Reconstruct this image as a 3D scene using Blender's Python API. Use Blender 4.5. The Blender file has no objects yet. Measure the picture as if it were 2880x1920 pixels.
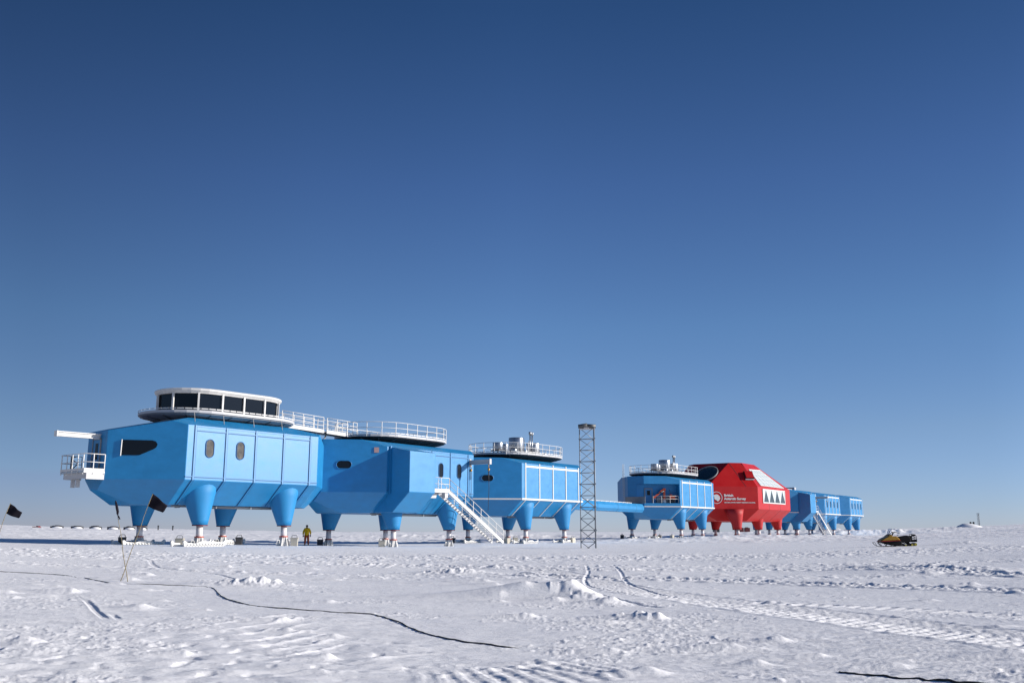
import bpy, bmesh, math, random
import numpy as np
from math import sin, cos, pi, radians, sqrt, atan, atan2
from mathutils import Vector, Matrix

random.seed(7)
scn = bpy.context.scene
COL = scn.collection

# ------------------------------------------------------------------ camera
FPX, HZ, CX, CY = 2650.0, 1495.0, 1440.0, 960.0
CAMZ = 1.5
PITCH = atan((HZ - CY) / FPX)
cam_d = bpy.data.cameras.new('camera')
cam_d.sensor_width = 36.0
cam_d.lens = 36.0 * FPX / 2880.0
cam_d.clip_start = 0.1
cam_d.clip_end = 20000
cam = bpy.data.objects.new('camera', cam_d)
COL.objects.link(cam)
cam.location = (0, 0, CAMZ)
cam.rotation_euler = (pi / 2 + PITCH, 0, 0)
scn.camera = cam

# ------------------------------------------------------------------ light
SUN_AZ, SUN_EL = radians(93), radians(18)      # azimuth clockwise from the view direction
w = bpy.data.worlds.new('World'); scn.world = w; w.use_nodes = True
nt = w.node_tree
bg = nt.nodes['Background']
sky = nt.nodes.new('ShaderNodeTexSky')
sky.sky_type = 'NISHITA'; sky.sun_disc = False
sky.sun_elevation = SUN_EL; sky.sun_rotation = SUN_AZ
sky.altitude = 2500; sky.air_density = 1.0; sky.dust_density = 0.6; sky.ozone_density = 3.0
tcw = nt.nodes.new('ShaderNodeTexCoord'); sx = nt.nodes.new('ShaderNodeSeparateXYZ'); nt.links.new(tcw.outputs['Generated'], sx.inputs[0])
def ramp(sock, stops, lo, hi):
    mr = nt.nodes.new('ShaderNodeMapRange'); mr.inputs[1].default_value = lo; mr.inputs[2].default_value = hi; nt.links.new(sock, mr.inputs[0])
    r = nt.nodes.new('ShaderNodeValToRGB'); nt.links.new(mr.outputs[0], r.inputs[0]); e = r.color_ramp.elements
    while len(e) < len(stops): e.new(0.5)
    for i, (p, c) in enumerate(stops): e[i].position = (p - lo) / (hi - lo); e[i].color = (c[0] / 1.3, c[1] / 1.3, c[2] / 1.3, 1)
    return r.outputs[0]
# clean, dry polar air: bluer and darker overhead, pale lilac at the horizon, dimmer away from the sun, sides also dimmed with lens vignette in the colour
r1 = ramp(sx.outputs[2], [(0, (.79, .825, 1.20)), (.025, (.79, .835, 1.15)), (.1, (.88, .89, 1.03)), (.21, (.79, .925, 1.07)), (.353, (.61, .76, 1.0)), (.512, (.37, .57, .78)), (1, (.3, .5, .75))], 0, 1)
g_ = lambda v: (v, v, v)
r2 = ramp(sx.outputs[0], [(-1, g_(.5)), (-.45, g_(.63)), (-.2, g_(.9)), (0, g_(1)), (.45, g_(.82)), (1, g_(1.25))], -1, 1)
v1 = nt.nodes.new('ShaderNodeVectorMath'); v1.operation = 'MULTIPLY'; nt.links.new(sky.outputs[0], v1.inputs[0]); nt.links.new(r1, v1.inputs[1])
v2 = nt.nodes.new('ShaderNodeVectorMath'); v2.operation = 'MULTIPLY'; nt.links.new(v1.outputs[0], v2.inputs[0]); nt.links.new(r2, v2.inputs[1])
# faint lilac cloud bank low on the left horizon
def lin(sock, lo, hi):
    m_ = nt.nodes.new('ShaderNodeMapRange'); m_.interpolation_type = 'SMOOTHSTEP'; m_.inputs[1].default_value = lo; m_.inputs[2].default_value = hi; nt.links.new(sock, m_.inputs[0]); return m_.outputs[0]
cn = nt.nodes.new('ShaderNodeTexNoise'); cn.inputs['Scale'].default_value = 7; nt.links.new(tcw.outputs['Generated'], cn.inputs['Vector'])
ad = nt.nodes.new('ShaderNodeMath'); ad.operation = 'MULTIPLY_ADD'; ad.inputs[1].default_value = .03; nt.links.new(cn.outputs[0], ad.inputs[0]); nt.links.new(sx.outputs[2], ad.inputs[2])
ml = nt.nodes.new('ShaderNodeMath'); ml.operation = 'MULTIPLY'; nt.links.new(lin(ad.outputs[0], .079, .070), ml.inputs[0]); nt.links.new(lin(sx.outputs[0], -.18, -.42), ml.inputs[1])
bk = nt.nodes.new('ShaderNodeMix'); bk.data_type = 'RGBA'; bk.inputs[6].default_value = (1, 1, 1, 1); bk.inputs[7].default_value = (1.0, .95, .975, 1); nt.links.new(ml.outputs[0], bk.inputs[0])
v4 = nt.nodes.new('ShaderNodeVectorMath'); v4.operation = 'MULTIPLY'; nt.links.new(v2.outputs[0], v4.inputs[0]); nt.links.new(bk.outputs[2], v4.inputs[1]); v2 = v4
v3 = nt.nodes.new('ShaderNodeVectorMath'); v3.operation = 'SCALE'; v3.inputs['Scale'].default_value = 1.69; nt.links.new(v2.outputs[0], v3.inputs[0])
nt.links.new(v3.outputs[0], bg.inputs[0])
bg.inputs[1].default_value = 0.094
sd = bpy.data.lights.new('sun', 'SUN'); sd.energy = 5.0; sd.angle = radians(0.5); sd.color = (1.0, 0.93, 0.84)
so = bpy.data.objects.new('sun', sd); COL.objects.link(so)
tosun = Vector((sin(SUN_AZ) * cos(SUN_EL), cos(SUN_AZ) * cos(SUN_EL), sin(SUN_EL)))
so.rotation_euler = tosun.to_track_quat('Z', 'Y').to_euler()
so.location = (60, 0, 60)
scn.view_settings.view_transform = 'Standard'; scn.view_settings.look = 'None'
scn.view_settings.exposure = 0.35; scn.view_settings.gamma = 1.0

# ------------------------------------------------------------------ materials
def mat(name, col, rough=0.5, metal=0.0, spec=0.5, var=0.0, vscale=1.0, bump=0.0, bscale=20.0, coat=0.0, trans=0.0, streak=None):
    m = bpy.data.materials.new(name); m.use_nodes = True
    t = m.node_tree; b = t.nodes['Principled BSDF']
    b.inputs['Base Color'].default_value = (*col, 1); b.inputs['Roughness'].default_value = rough
    b.inputs['Metallic'].default_value = metal; b.inputs['Specular IOR Level'].default_value = spec
    b.inputs['Coat Weight'].default_value = coat; b.inputs['Transmission Weight'].default_value = trans
    tc = t.nodes.new('ShaderNodeTexCoord')
    if var > 0:
        mp = t.nodes.new('ShaderNodeMapping'); t.links.new(tc.outputs['Object'], mp.inputs[0])
        if streak: mp.inputs['Scale'].default_value = streak
        n = t.nodes.new('ShaderNodeTexNoise'); n.inputs['Scale'].default_value = vscale; n.inputs['Detail'].default_value = 6
        n.inputs['Roughness'].default_value = 0.65
        t.links.new(mp.outputs[0], n.inputs['Vector'])
        r = t.nodes.new('ShaderNodeMapRange'); r.inputs[1].default_value = 0.3; r.inputs[2].default_value = 0.7
        r.inputs[3].default_value = 1 - var; r.inputs[4].default_value = 1 + var
        t.links.new(n.outputs[0], r.inputs[0])
        mx = t.nodes.new('ShaderNodeVectorMath'); mx.operation = 'SCALE'
        mx.inputs[0].default_value = col; t.links.new(r.outputs[0], mx.inputs['Scale'])
        t.links.new(mx.outputs[0], b.inputs['Base Color'])
        r2 = t.nodes.new('ShaderNodeMapRange'); r2.inputs[1].default_value = 0.3; r2.inputs[2].default_value = 0.7
        r2.inputs[3].default_value = max(0, rough - .06); r2.inputs[4].default_value = min(1, rough + .06)
        t.links.new(n.outputs[0], r2.inputs[0]); t.links.new(r2.outputs[0], b.inputs['Roughness'])
    if bump > 0:
        n2 = t.nodes.new('ShaderNodeTexNoise'); n2.inputs['Scale'].default_value = bscale; n2.inputs['Detail'].default_value = 4
        t.links.new(tc.outputs['Object'], n2.inputs['Vector'])
        bp = t.nodes.new('ShaderNodeBump'); bp.inputs['Strength'].default_value = bump; bp.inputs['Distance'].default_value = 0.02
        t.links.new(n2.outputs[0], bp.inputs['Height']); t.links.new(bp.outputs[0], b.inputs['Normal'])
    return m
M = {}
M['blue'] = mat('blue_cladding', (0.010, 0.195, 0.44), 0.42, 0, 0.55, 0.10, 0.9, 0.12, 1.2, streak=(1, 1, 1.6))
M['blueleg'] = mat('blue_leg_cladding', (0.010, 0.195, 0.44), 0.62, 0, 0.45, 0.06, 0.9)
M['redleg'] = mat('red_leg_cladding', (0.38, 0.007, 0.010), 0.62, 0, 0.4, 0.06, 0.9)
M['bluegroove'] = mat('blue_joint', (0.010, 0.09, 0.24), 0.6)
M['bluetrim'] = mat('blue_trim', (0.012, 0.18, 0.41), 0.42, 0, 0.55)
M['red'] = mat('red_cladding', (0.42, 0.007, 0.008), 0.42, 0, 0.3, 0.07, 0.8, 0.08, 1.2)
M['reddark'] = mat('red_joint', (0.13, 0.006, 0.01), 0.55)
M['white'] = mat('white_paint', (0.60, 0.595, 0.58), 0.5, 0, 0.4, 0.05, 2)
M['beam'] = mat('white_beam', (0.46, 0.46, 0.47), 0.5, 0, 0.4, 0.05, 2)
M['column'] = mat('white_column', (0.64, 0.61, 0.61), 0.35, 0, 0.5, 0.03, 3)
M['cream'] = mat('cream_paint', (0.46, 0.43, 0.36), 0.6, 0, 0.4, 0.1, 4)
M['flange'] = mat('red_oxide_flange', (0.42, 0.06, 0.03), 0.55, 0, 0.4, 0.15, 6)
M['galv'] = mat('galvanised_steel', (0.42, 0.44, 0.46), 0.42, 0.75, 0.5, 0.15, 4)
M['steel'] = mat('steel_tank', (0.34, 0.36, 0.39), 0.30, 0.85, 0.5, 0.08, 3)
M['mast'] = mat('weathered_mast_steel', (0.25, 0.27, 0.29), 0.5, 0.25, 0.5, 0.15, 4)
M['darksteel'] = mat('dark_steel', (0.10, 0.105, 0.11), 0.5, 0.4, 0.5, 0.15, 4)
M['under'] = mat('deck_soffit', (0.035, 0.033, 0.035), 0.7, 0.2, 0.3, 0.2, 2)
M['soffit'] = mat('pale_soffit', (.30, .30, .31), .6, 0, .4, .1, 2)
M['grey'] = mat('grey_panel', (0.22, 0.23, 0.24), 0.6, 0, 0.4, 0.1, 2)
M['glass'] = mat('dark_glass', (0.006, 0.008, 0.012), 0.06, 0, 0.22, 0.0)
M['oglass'] = mat('bronze_glass', (0.10, 0.085, 0.065), 0.12, 0.3, 0.6, 0.35, 2.2)
M['dome'] = mat('dome_glass', (0.015, 0.035, 0.04), 0.08, 0, 0.8)
M['tri'] = mat('grey_glass', (0.035, 0.045, 0.05), 0.15, 0, 0.3)
M['panel'] = mat('translucent_panel', (0.52, 0.58, 0.58), 0.25, 0, 0.5, 0.06, 5)
M['rubber'] = mat('black_rubber', (0.012, 0.012, 0.014), 0.6, 0, 0.4)
M['boxdarkshade'] = mat('dark_or_shaded_box', (0.05, 0.05, 0.055), 0.6, 0, 0.4, 0.1, 5)  # dark goods on the horizon; also shade painted onto the leg boxes
M['orange'] = mat('orange_crane_paint', (0.55, 0.07, 0.015), 0.4, 0, 0.5, 0.1, 3)
M['flag'] = mat('black_cloth', (0.010, 0.008, 0.014), 0.85, 0, 0.2, 0.2, 8)
M['bamboo'] = mat('bamboo', (0.24, 0.20, 0.12), 0.6, 0, 0.3, 0.25, 9)
M['yellow'] = mat('yellow_hood', (0.36, 0.19, 0.006), 0.33, 0, 0.5, 0.05, 4)
M['redtrim'] = mat('red_trim', (0.35, 0.02, 0.02), 0.4)
M['black'] = mat('black_plastic', (0.006, 0.006, 0.007), 0.5, 0, 0.15, 0.15, 6)
M['screen'] = mat('clear_windshield', (0.75, 0.78, 0.85), 0.1, 0, 0.5, trans=0.75)
M['wheel'] = mat('yellow_wheel', (0.45, 0.38, 0.03), 0.5)
M['jacket'] = mat('yellow_jacket', (0.80, 0.50, 0.015), 0.75, 0, 0.2, 0.12, 9, 0.6, 7)
M['trouser'] = mat('orange_trousers', (0.40, 0.07, 0.02), 0.8, 0, 0.2, 0.2, 7, 0.6, 7)
M['skin'] = mat('skin', (0.35, 0.19, 0.13), 0.55)
M['knit'] = mat('dark_knit', (0.03, 0.022, 0.025), 0.9)
M['plate'] = mat('pink_plate', (0.42, 0.27, 0.26), 0.5)
M['hose'] = mat('black_cable', (0.035, 0.030, 0.028), 0.6)
M['brass'] = mat('brass_hook', (0.45, 0.25, 0.05), 0.4, 0.5)
M['vehicle'] = mat('faded_red', (0.16, 0.03, 0.03), 0.6)

# ------------------------------------------------------------------ mesh builder
class MB:
    def __init__(s): s.v = []; s.f = []; s.sm = []
    def add(s, vs, fs, smooth=False):
        o = len(s.v); s.v += [tuple(p) for p in vs]
        for f in fs: s.f.append(tuple(i + o for i in f)); s.sm.append(smooth)
        return s
    def box(s, x0, x1, y0, y1, z0, z1, mtx=None):
        vs = [Vector((x, y, z)) for z in (z0, z1) for y in (y0, y1) for x in (x0, x1)]
        if mtx is not None: vs = [mtx @ p for p in vs]
        return s.add(vs, [(0, 2, 3, 1), (4, 5, 7, 6), (0, 1, 5, 4), (2, 6, 7, 3), (0, 4, 6, 2), (1, 3, 7, 5)])
    def bar(s, p0, p1, wd, ht=None, up=(0, 0, 1)):
        p0, p1 = Vector(p0), Vector(p1); d = (p1 - p0).normalized(); ht = ht or wd
        up = Vector(up)
        if abs(d.dot(up)) > .98: up = Vector((1, 0, 0))
        a = d.cross(up).normalized(); b = a.cross(d).normalized()
        vs = [p + a * (i * wd / 2) + b * (j * ht / 2) for p in (p0, p1) for i, j in ((-1, -1), (1, -1), (1, 1), (-1, 1))]
        return s.add(vs, [(0, 1, 2, 3), (7, 6, 5, 4), (0, 4, 5, 1), (1, 5, 6, 2), (2, 6, 7, 3), (3, 7, 4, 0)])
    def tube(s, pts, r, n=8, closed=False, radii=None):
        pts = [Vector(p) for p in pts]; k = len(pts); rings = []
        prev = None
        for i, p in enumerate(pts):
            if closed: d = (pts[(i + 1) % k] - pts[i - 1])
            else: d = pts[min(i + 1, k - 1)] - pts[max(i - 1, 0)]
            d.normalize()
            if prev is None:
                up = Vector((0, 0, 1)) if abs(d.z) < .95 else Vector((1, 0, 0))
                a = d.cross(up).normalized()
            else:
                a = (prev - d * prev.dot(d)).normalized()
            prev = a; b = d.cross(a)
            rr = radii[i] if radii else r
            rings.append([p + (a * cos(2 * pi * j / n) + b * sin(2 * pi * j / n)) * rr for j in range(n)])
        vs = [q for R in rings for q in R]; fs = []
        for i in range(k if closed else k - 1):
            for j in range(n):
                i2 = (i + 1) % k
                fs.append((i * n + j, i * n + (j + 1) % n, i2 * n + (j + 1) % n, i2 * n + j))
        s.add(vs, fs, True)
        if not closed:
            o = len(s.v) - len(vs)
            s.f.append(tuple(o + j for j in range(n))[::-1]); s.sm.append(False)
            s.f.append(tuple(o + (k - 1) * n + j for j in range(n))); s.sm.append(False)
        return s
    def loft(s, rings, smooth=True, cap=True):
        n = len(rings[0]); vs = [q for R in rings for q in R]; fs = []
        for i in range(len(rings) - 1):
            for j in range(n):
                fs.append((i * n + j, i * n + (j + 1) % n, (i + 1) * n + (j + 1) % n, (i + 1) * n + j))
        o = len(s.v)
        s.add(vs, fs, smooth)
        if cap:
            s.f.append(tuple(o + j for j in range(n))[::-1]); s.sm.append(False)
            s.f.append(tuple(o + (len(rings) - 1) * n + j for j in range(n))); s.sm.append(False)
        return s
    def lathe(s, prof, cx=0, cy=0, n=20, smooth=True):
        return s.loft([[Vector((cx + r * cos(2 * pi * j / n), cy + r * sin(2 * pi * j / n), z)) for j in range(n)] for r, z in prof], smooth)
    def prism(s, poly, off, smooth=False):
        off = Vector(off); a = [Vector(p) for p in poly]; b = [p + off for p in a]
        return s.loft([a, b], smooth)
def obj(name, mb, m, parent=None, label=None, bevel=0.0):
    me = bpy.data.meshes.new(name)
    if isinstance(mb, bmesh.types.BMesh):
        mb.to_mesh(me); mb.free()
    else:
        me.from_pydata(mb.v, [], mb.f)
        me.polygons.foreach_set('use_smooth', mb.sm)
        bm = bmesh.new(); bm.from_mesh(me); bmesh.ops.recalc_face_normals(bm, faces=bm.faces)
        bm.to_mesh(me); bm.free()
    me.materials.append(m if not isinstance(m, str) else M[m])
    me.update()
    o = bpy.data.objects.new(name, me); COL.objects.link(o)
    if parent is not None: o.parent = parent
    if label: o['label'] = label
    if bevel:
        bv = o.modifiers.new('bevel', 'BEVEL'); bv.width = bevel; bv.segments = 2; bv.limit_method = 'ANGLE'
        bv.angle_limit = radians(20); bv.harden_normals = False
    return o
def thing(name, label, cat, loc=(0, 0, 0), rz=0, group=None):
    o = bpy.data.objects.new(name, None); COL.objects.link(o); o.empty_display_size = .3
    o.location = loc; o.rotation_euler = (0, 0, rz)
    tag(o, label, cat, group)
    return o
def tag(o, label, cat, group=None):
    o['label'] = label; o['category'] = cat
    if group: o['group'] = group
    return o

# ------------------------------------------------------------------ noise / terrain
def hash2(ix, iy, seed):
    h = (ix.astype(np.int64) * 374761393 + iy.astype(np.int64) * 668265263 + seed * 974711) & 0xffffffff
    h = ((h ^ (h >> 13)) * 1274126177) & 0xffffffff
    h = h ^ (h >> 16)
    return (h & 0xffffff).astype(np.float64) / 0xffffff
def gnoise(x, y, seed):
    ix = np.floor(x); iy = np.floor(y); fx = x - ix; fy = y - iy
    u = fx * fx * fx * (fx * (fx * 6 - 15) + 10); v = fy * fy * fy * (fy * (fy * 6 - 15) + 10)
    def g(dx, dy):
        a = hash2(ix + dx, iy + dy, seed) * 2 * pi
        return np.cos(a) * (fx - dx) + np.sin(a) * (fy - dy)
    n0 = g(0, 0) * (1 - u) + g(1, 0) * u; n1 = g(0, 1) * (1 - u) + g(1, 1) * u
    return (n0 * (1 - v) + n1 * v) * 1.5
def fbm(x, y, seed, oct=3, gain=.5):
    s = np.zeros_like(x); a = 1.0; f = 1.0
    for o in range(oct):
        s += a * gnoise(x * f + o * 17.3, y * f - o * 9.1, seed + o); a *= gain; f *= 2.03
    return s
def sst(a, b, x):
    t = np.clip((x - a) / (b - a), 0, 1); return t * t * (3 - 2 * t)

def base_h(X, Y):
    Yp = np.maximum(Y, 1.0); r = X / Yp
    ex = np.where(r < 0, np.clip((-r - .1) / .44, 0, 1.35) ** 1.7, np.clip((r - .1) / .44, 0, 1.35) ** 2.0)
    R = np.sqrt(X * X + Y * Y)
    q = .0075 * ex * np.where(Y > 0, np.minimum(R, 1500), 0)
    return q + .25 * sst(32, 60, R)

# anchor points: (X, Y, ground height, radius)
ANCH = []
def corr_h(X, Y):
    ws = np.full_like(X, 1e-3); acc = np.zeros_like(X)
    for (ax, ay, az_, rad, b) in ANCH:
        d2 = (X - ax) ** 2 + (Y - ay) ** 2
        wgt = np.exp(-d2 / (2 * rad * rad)); ws += wgt; acc += wgt * (az_ - b)
    # fade to zero away from every anchor
    return acc / np.maximum(ws, 0.35)
def px2g(x, y, it=12):
    z = 0.0
    dx = (x - CX) / FPX; dy = (CY - y) / FPX
    d = Vector((dx, cos(PITCH) - dy * sin(PITCH), sin(PITCH) + dy * cos(PITCH)))
    for _ in range(it):
        if d.z > -1e-4: break
        t = (z - CAMZ) / d.z; X, Y = d.x * t, d.y * t
        z = .5 * z + .5 * float(base_h(np.array([X]), np.array([Y]))[0])
    return X, Y

TRACKS = []   # (points, half width, kind)
def path_px(pts, n=12):
    g = [Vector(px2g(*p)) for p in pts]; out = []
    for i in range(len(g) - 1):
        p0 = g[max(i - 1, 0)]; p1 = g[i]; p2 = g[i + 1]; p3 = g[min(i + 2, len(g) - 1)]
        for k in range(n):
            t = k / n
            out.append(.5 * ((2 * p1) + (-p0 + p2) * t + (2 * p0 - 5 * p1 + 4 * p2 - p3) * t * t + (-p0 + 3 * p1 - 3 * p2 + p3) * t ** 3))
    out.append(g[-1]); return out
TRACKS.append((path_px([(3100, 1830), (2880, 1798), (2700, 1777), (2500, 1753), (2300, 1731), (2150, 1712), (2000, 1691), (1880, 1676), (1750, 1655), (1640, 1628), (1500, 1600)], 4), .78, 'cleat'))
TRACKS.append((path_px([(3100, 1745), (2880, 1735), (2700, 1722), (2500, 1712), (2250, 1702), (2050, 1694)], 4), .30, 'faint'))
TRACKS.append((path_px([(1100, 1925), (1300, 1912), (1500, 1895), (1650, 1875), (1800, 1852)], 4), .8, 'cleat2'))
TRACKS.append((path_px([(3100, 1672), (2880, 1662), (2500, 1650), (2200, 1640), (1920, 1632), (1700, 1628), (1400, 1612)], 4), .55, 'rough'))
TRACKS.append((path_px([(3000, 1622), (2700, 1612), (2400, 1606), (2100, 1604), (1800, 1606), (1500, 1600), (1200, 1590), (900, 1585)], 4), .6, 'rough'))
TRACKS.append((path_px([(1648, 1590), (1655, 1610), (1645, 1632), (1660, 1650), (1720, 1664), (1800, 1680)], 5), .055, 'ski'))
TRACKS.append((path_px([(1722, 1588), (1745, 1610), (1760, 1635), (1800, 1655), (1850, 1672), (1940, 1690)], 5), .055, 'ski'))
TRACKS.append((path_px([(236, 1684), (262, 1712), (292, 1742), (300, 1750)], 4), .06, 'ski'))
TRACKS.append((path_px([(310, 1726), (338, 1752)], 4), .05, 'ski'))
TRACKS.append((path_px([(422, 1575), (432, 1592), (480, 1602), (600, 1612), (690, 1632)], 4), .09, 'ski'))
TRACKS.append((path_px([(1485, 1632), (1560, 1650), (1660, 1672), (1780, 1700), (1900, 1716)], 4), .09, 'ski'))
for k in range(7):
    o = k * 13
    TRACKS.append((path_px([(400 + k * 55, 1760 + o), (560 + k * 40, 1762 + o), (700 + k * 30, 1748 + o), (800 + k * 24, 1735 + o), (850 + k * 22, 1728 + o * .95)], 4), .04 + .012 * (k % 3), 'ridge'))
for k, (x0, y0, x1, y1) in enumerate([(960, 1862, 1270, 1826), (1010, 1885, 1280, 1866), (1180, 1905, 1650, 1852), (700, 1905, 1050, 1880)]):
    TRACKS.append((path_px([(x0, y0), ((x0 + x1) / 2, (y0 + y1) / 2 - 3), (x1, y1)], 4), .06, 'ridge'))

MOUNDS = []   # X, Y, rx, ry, h, angle, rough
def mound_px(x, y, rx, ry, h, rough=.3, tail=0):
    X, Y = px2g(x, y); MOUNDS.append((X, Y, rx, ry, h, rough, tail))
mound_px(1618, 1684, .40, .42, .36, .2, 2.6)
mound_px(1722, 1700, .22, .26, .12, .6, .4)
mound_px(1660, 1690, .28, .3, .12, .6, .3)
mound_px(1852, 1740, .14, .2, .12, .6, .4)
mound_px(1800, 1735, .2, .2, .10, .6, .6)
mound_px(1700, 1750, .35, .15, .06, .3, .7)
mound_px(720, 1645, .95, .5, .18, .8, .6)
mound_px(1300, 1612, .9, .8, .2, .7, 1.2)
mound_px(1360, 1634, .3, .3, .10, .4, 1.6)
mound_px(205, 1668, .12, .16, .10, .3, .9)
mound_px(402, 1714, .2, .2, .09, .3, .3)
mound_px(920, 1846, .14, .12, .08, .2, .12)
mound_px(2130, 1866, .14, .1, .07, .2, .15)
mound_px(1825, 1895, .2, .12, .07, .2, .2)
mound_px(2300, 1842, .12, .12, .05, .2, .5)
mound_px(520, 1838, .12, .12, .06, .4, .15)
mound_px(940, 1790, .12, .12, .05, .3, .1)
mound_px(2720, 1534, 1.0, 1.5, .22, .3, 1.2)
mound_px(2520, 1600, .4, 1.2, .16, .3, 2.2)
mound_px(2640, 1604, .5, 1.2, .12, .5, 2.0)
mound_px(2760, 1605, .8, 1.5, .13, .5, 2.5)
for k in range(90):
    x = random.uniform(-100, 3000); y = random.choice([random.uniform(1560, 1700), random.uniform(1600, 1900)])
    X, Y = px2g(x, y); s = random.uniform(.05, .16) * (Y / 20) ** .5
    MOUNDS.append((X, Y, s * 1.2, s * 1.2, s * random.uniform(.3, .6), .5, random.uniform(0.2, 1.2)))
# banks ploughed up round the far modules and the rough bank far behind them
BANKS = [(38, 142, 16, 4.0, .55), (16, 122.5, 6, 3, .35), (27, 131, 7, 3, .45), (80, 215, 14, 3.5, 1.1), (60, 184, 5, 2, .4),
         (110, 330, 55, 12, 1.2), (20, 210, 60, 9, .5), (-20, 205, 30, 9, .35)]

def tracks_h(X, Y, H):
    R = np.sqrt(X * X + Y * Y)
    for pts, hw, kind in TRACKS:
        P = np.array([[p.x, p.y] for p in pts])
        m = (X > P[:, 0].min() - 2) & (X < P[:, 0].max() + 2) & (Y > P[:, 1].min() - 2) & (Y < P[:, 1].max() + 2)
        if not m.any(): continue
        x = X[m]; y = Y[m]; best = np.full(x.shape, 1e9); sg = np.zeros_like(x); al = np.zeros_like(x); acc = 0.0
        for i in range(len(P) - 1):
            d = P[i + 1] - P[i]; L = math.hypot(*d)
            if L < 1e-6: continue
            d = d / L
            t = np.clip((x - P[i, 0]) * d[0] + (y - P[i, 1]) * d[1], 0, L)
            qx = P[i, 0] + d[0] * t; qy = P[i, 1] + d[1] * t
            dd = np.hypot(x - qx, y - qy); side = (x - P[i, 0]) * d[1] - (y - P[i, 1]) * d[0]
            b = dd < best; best = np.where(b, dd, best); sg = np.where(b, np.sign(side), sg); al = np.where(b, acc + t, al); acc += L
        sd = best * sg; ins = 1 - sst(hw * .85, hw * 1.1, best)
        fade = sst(0, 1.0, al) * (1 - sst(acc - 1.0, acc, al))
        jit = gnoise(x * 3, y * 3, 55)
        if kind == 'cleat2':
            dz = ins * (.007 * np.clip(1.5 * np.sin(2 * pi * (al / .24 + sd * 1.1 + .12 * jit)), -1, 1) + .008 * gnoise(x * 7, y * 7, 78))
        elif kind == 'cleat':
            ch = np.sin(2 * pi * (al / .30 + np.abs(sd) * 1.3 + .12 * jit))
            ch2 = np.sin(2 * pi * sd / .21 + al * 8)
            dz = ins * (-.012 + .015 * np.clip(ch * 1.5, -1, 1) + .005 * ch2 + .008 * gnoise(x * 9, y * 9, 77)) + .018 * np.exp(-((best - hw * 1.12) / .07) ** 2) * (.5 + .8 * jit)
        elif kind == 'faint':
            ch = np.sin(2 * pi * (al / .3)); dz = ins * (-.012 + .012 * np.clip(ch * 2, -1, 1))
        elif kind == 'rough':
            dz = ins * (-.025 + .045 * np.abs(gnoise(x * 4, y * 4, 81)) + .03 * gnoise(x * 9, y * 9, 82)) + .05 * np.exp(-((best - hw * 1.2) / .16) ** 2) * (.6 + jit)
        elif kind == 'ski':
            dz = -ins * .018 + .006 * np.exp(-((best - hw * 1.4) / .05) ** 2) * (.6 + .6 * jit)
        else:
            dz = .020 * np.exp(-(best / hw) ** 2) * (.9 + .5 * jit)
            fade = sst(0, .5, al) * (1 - sst(acc - .5, acc, al))
        H[m] += dz * fade
    return H

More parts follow.
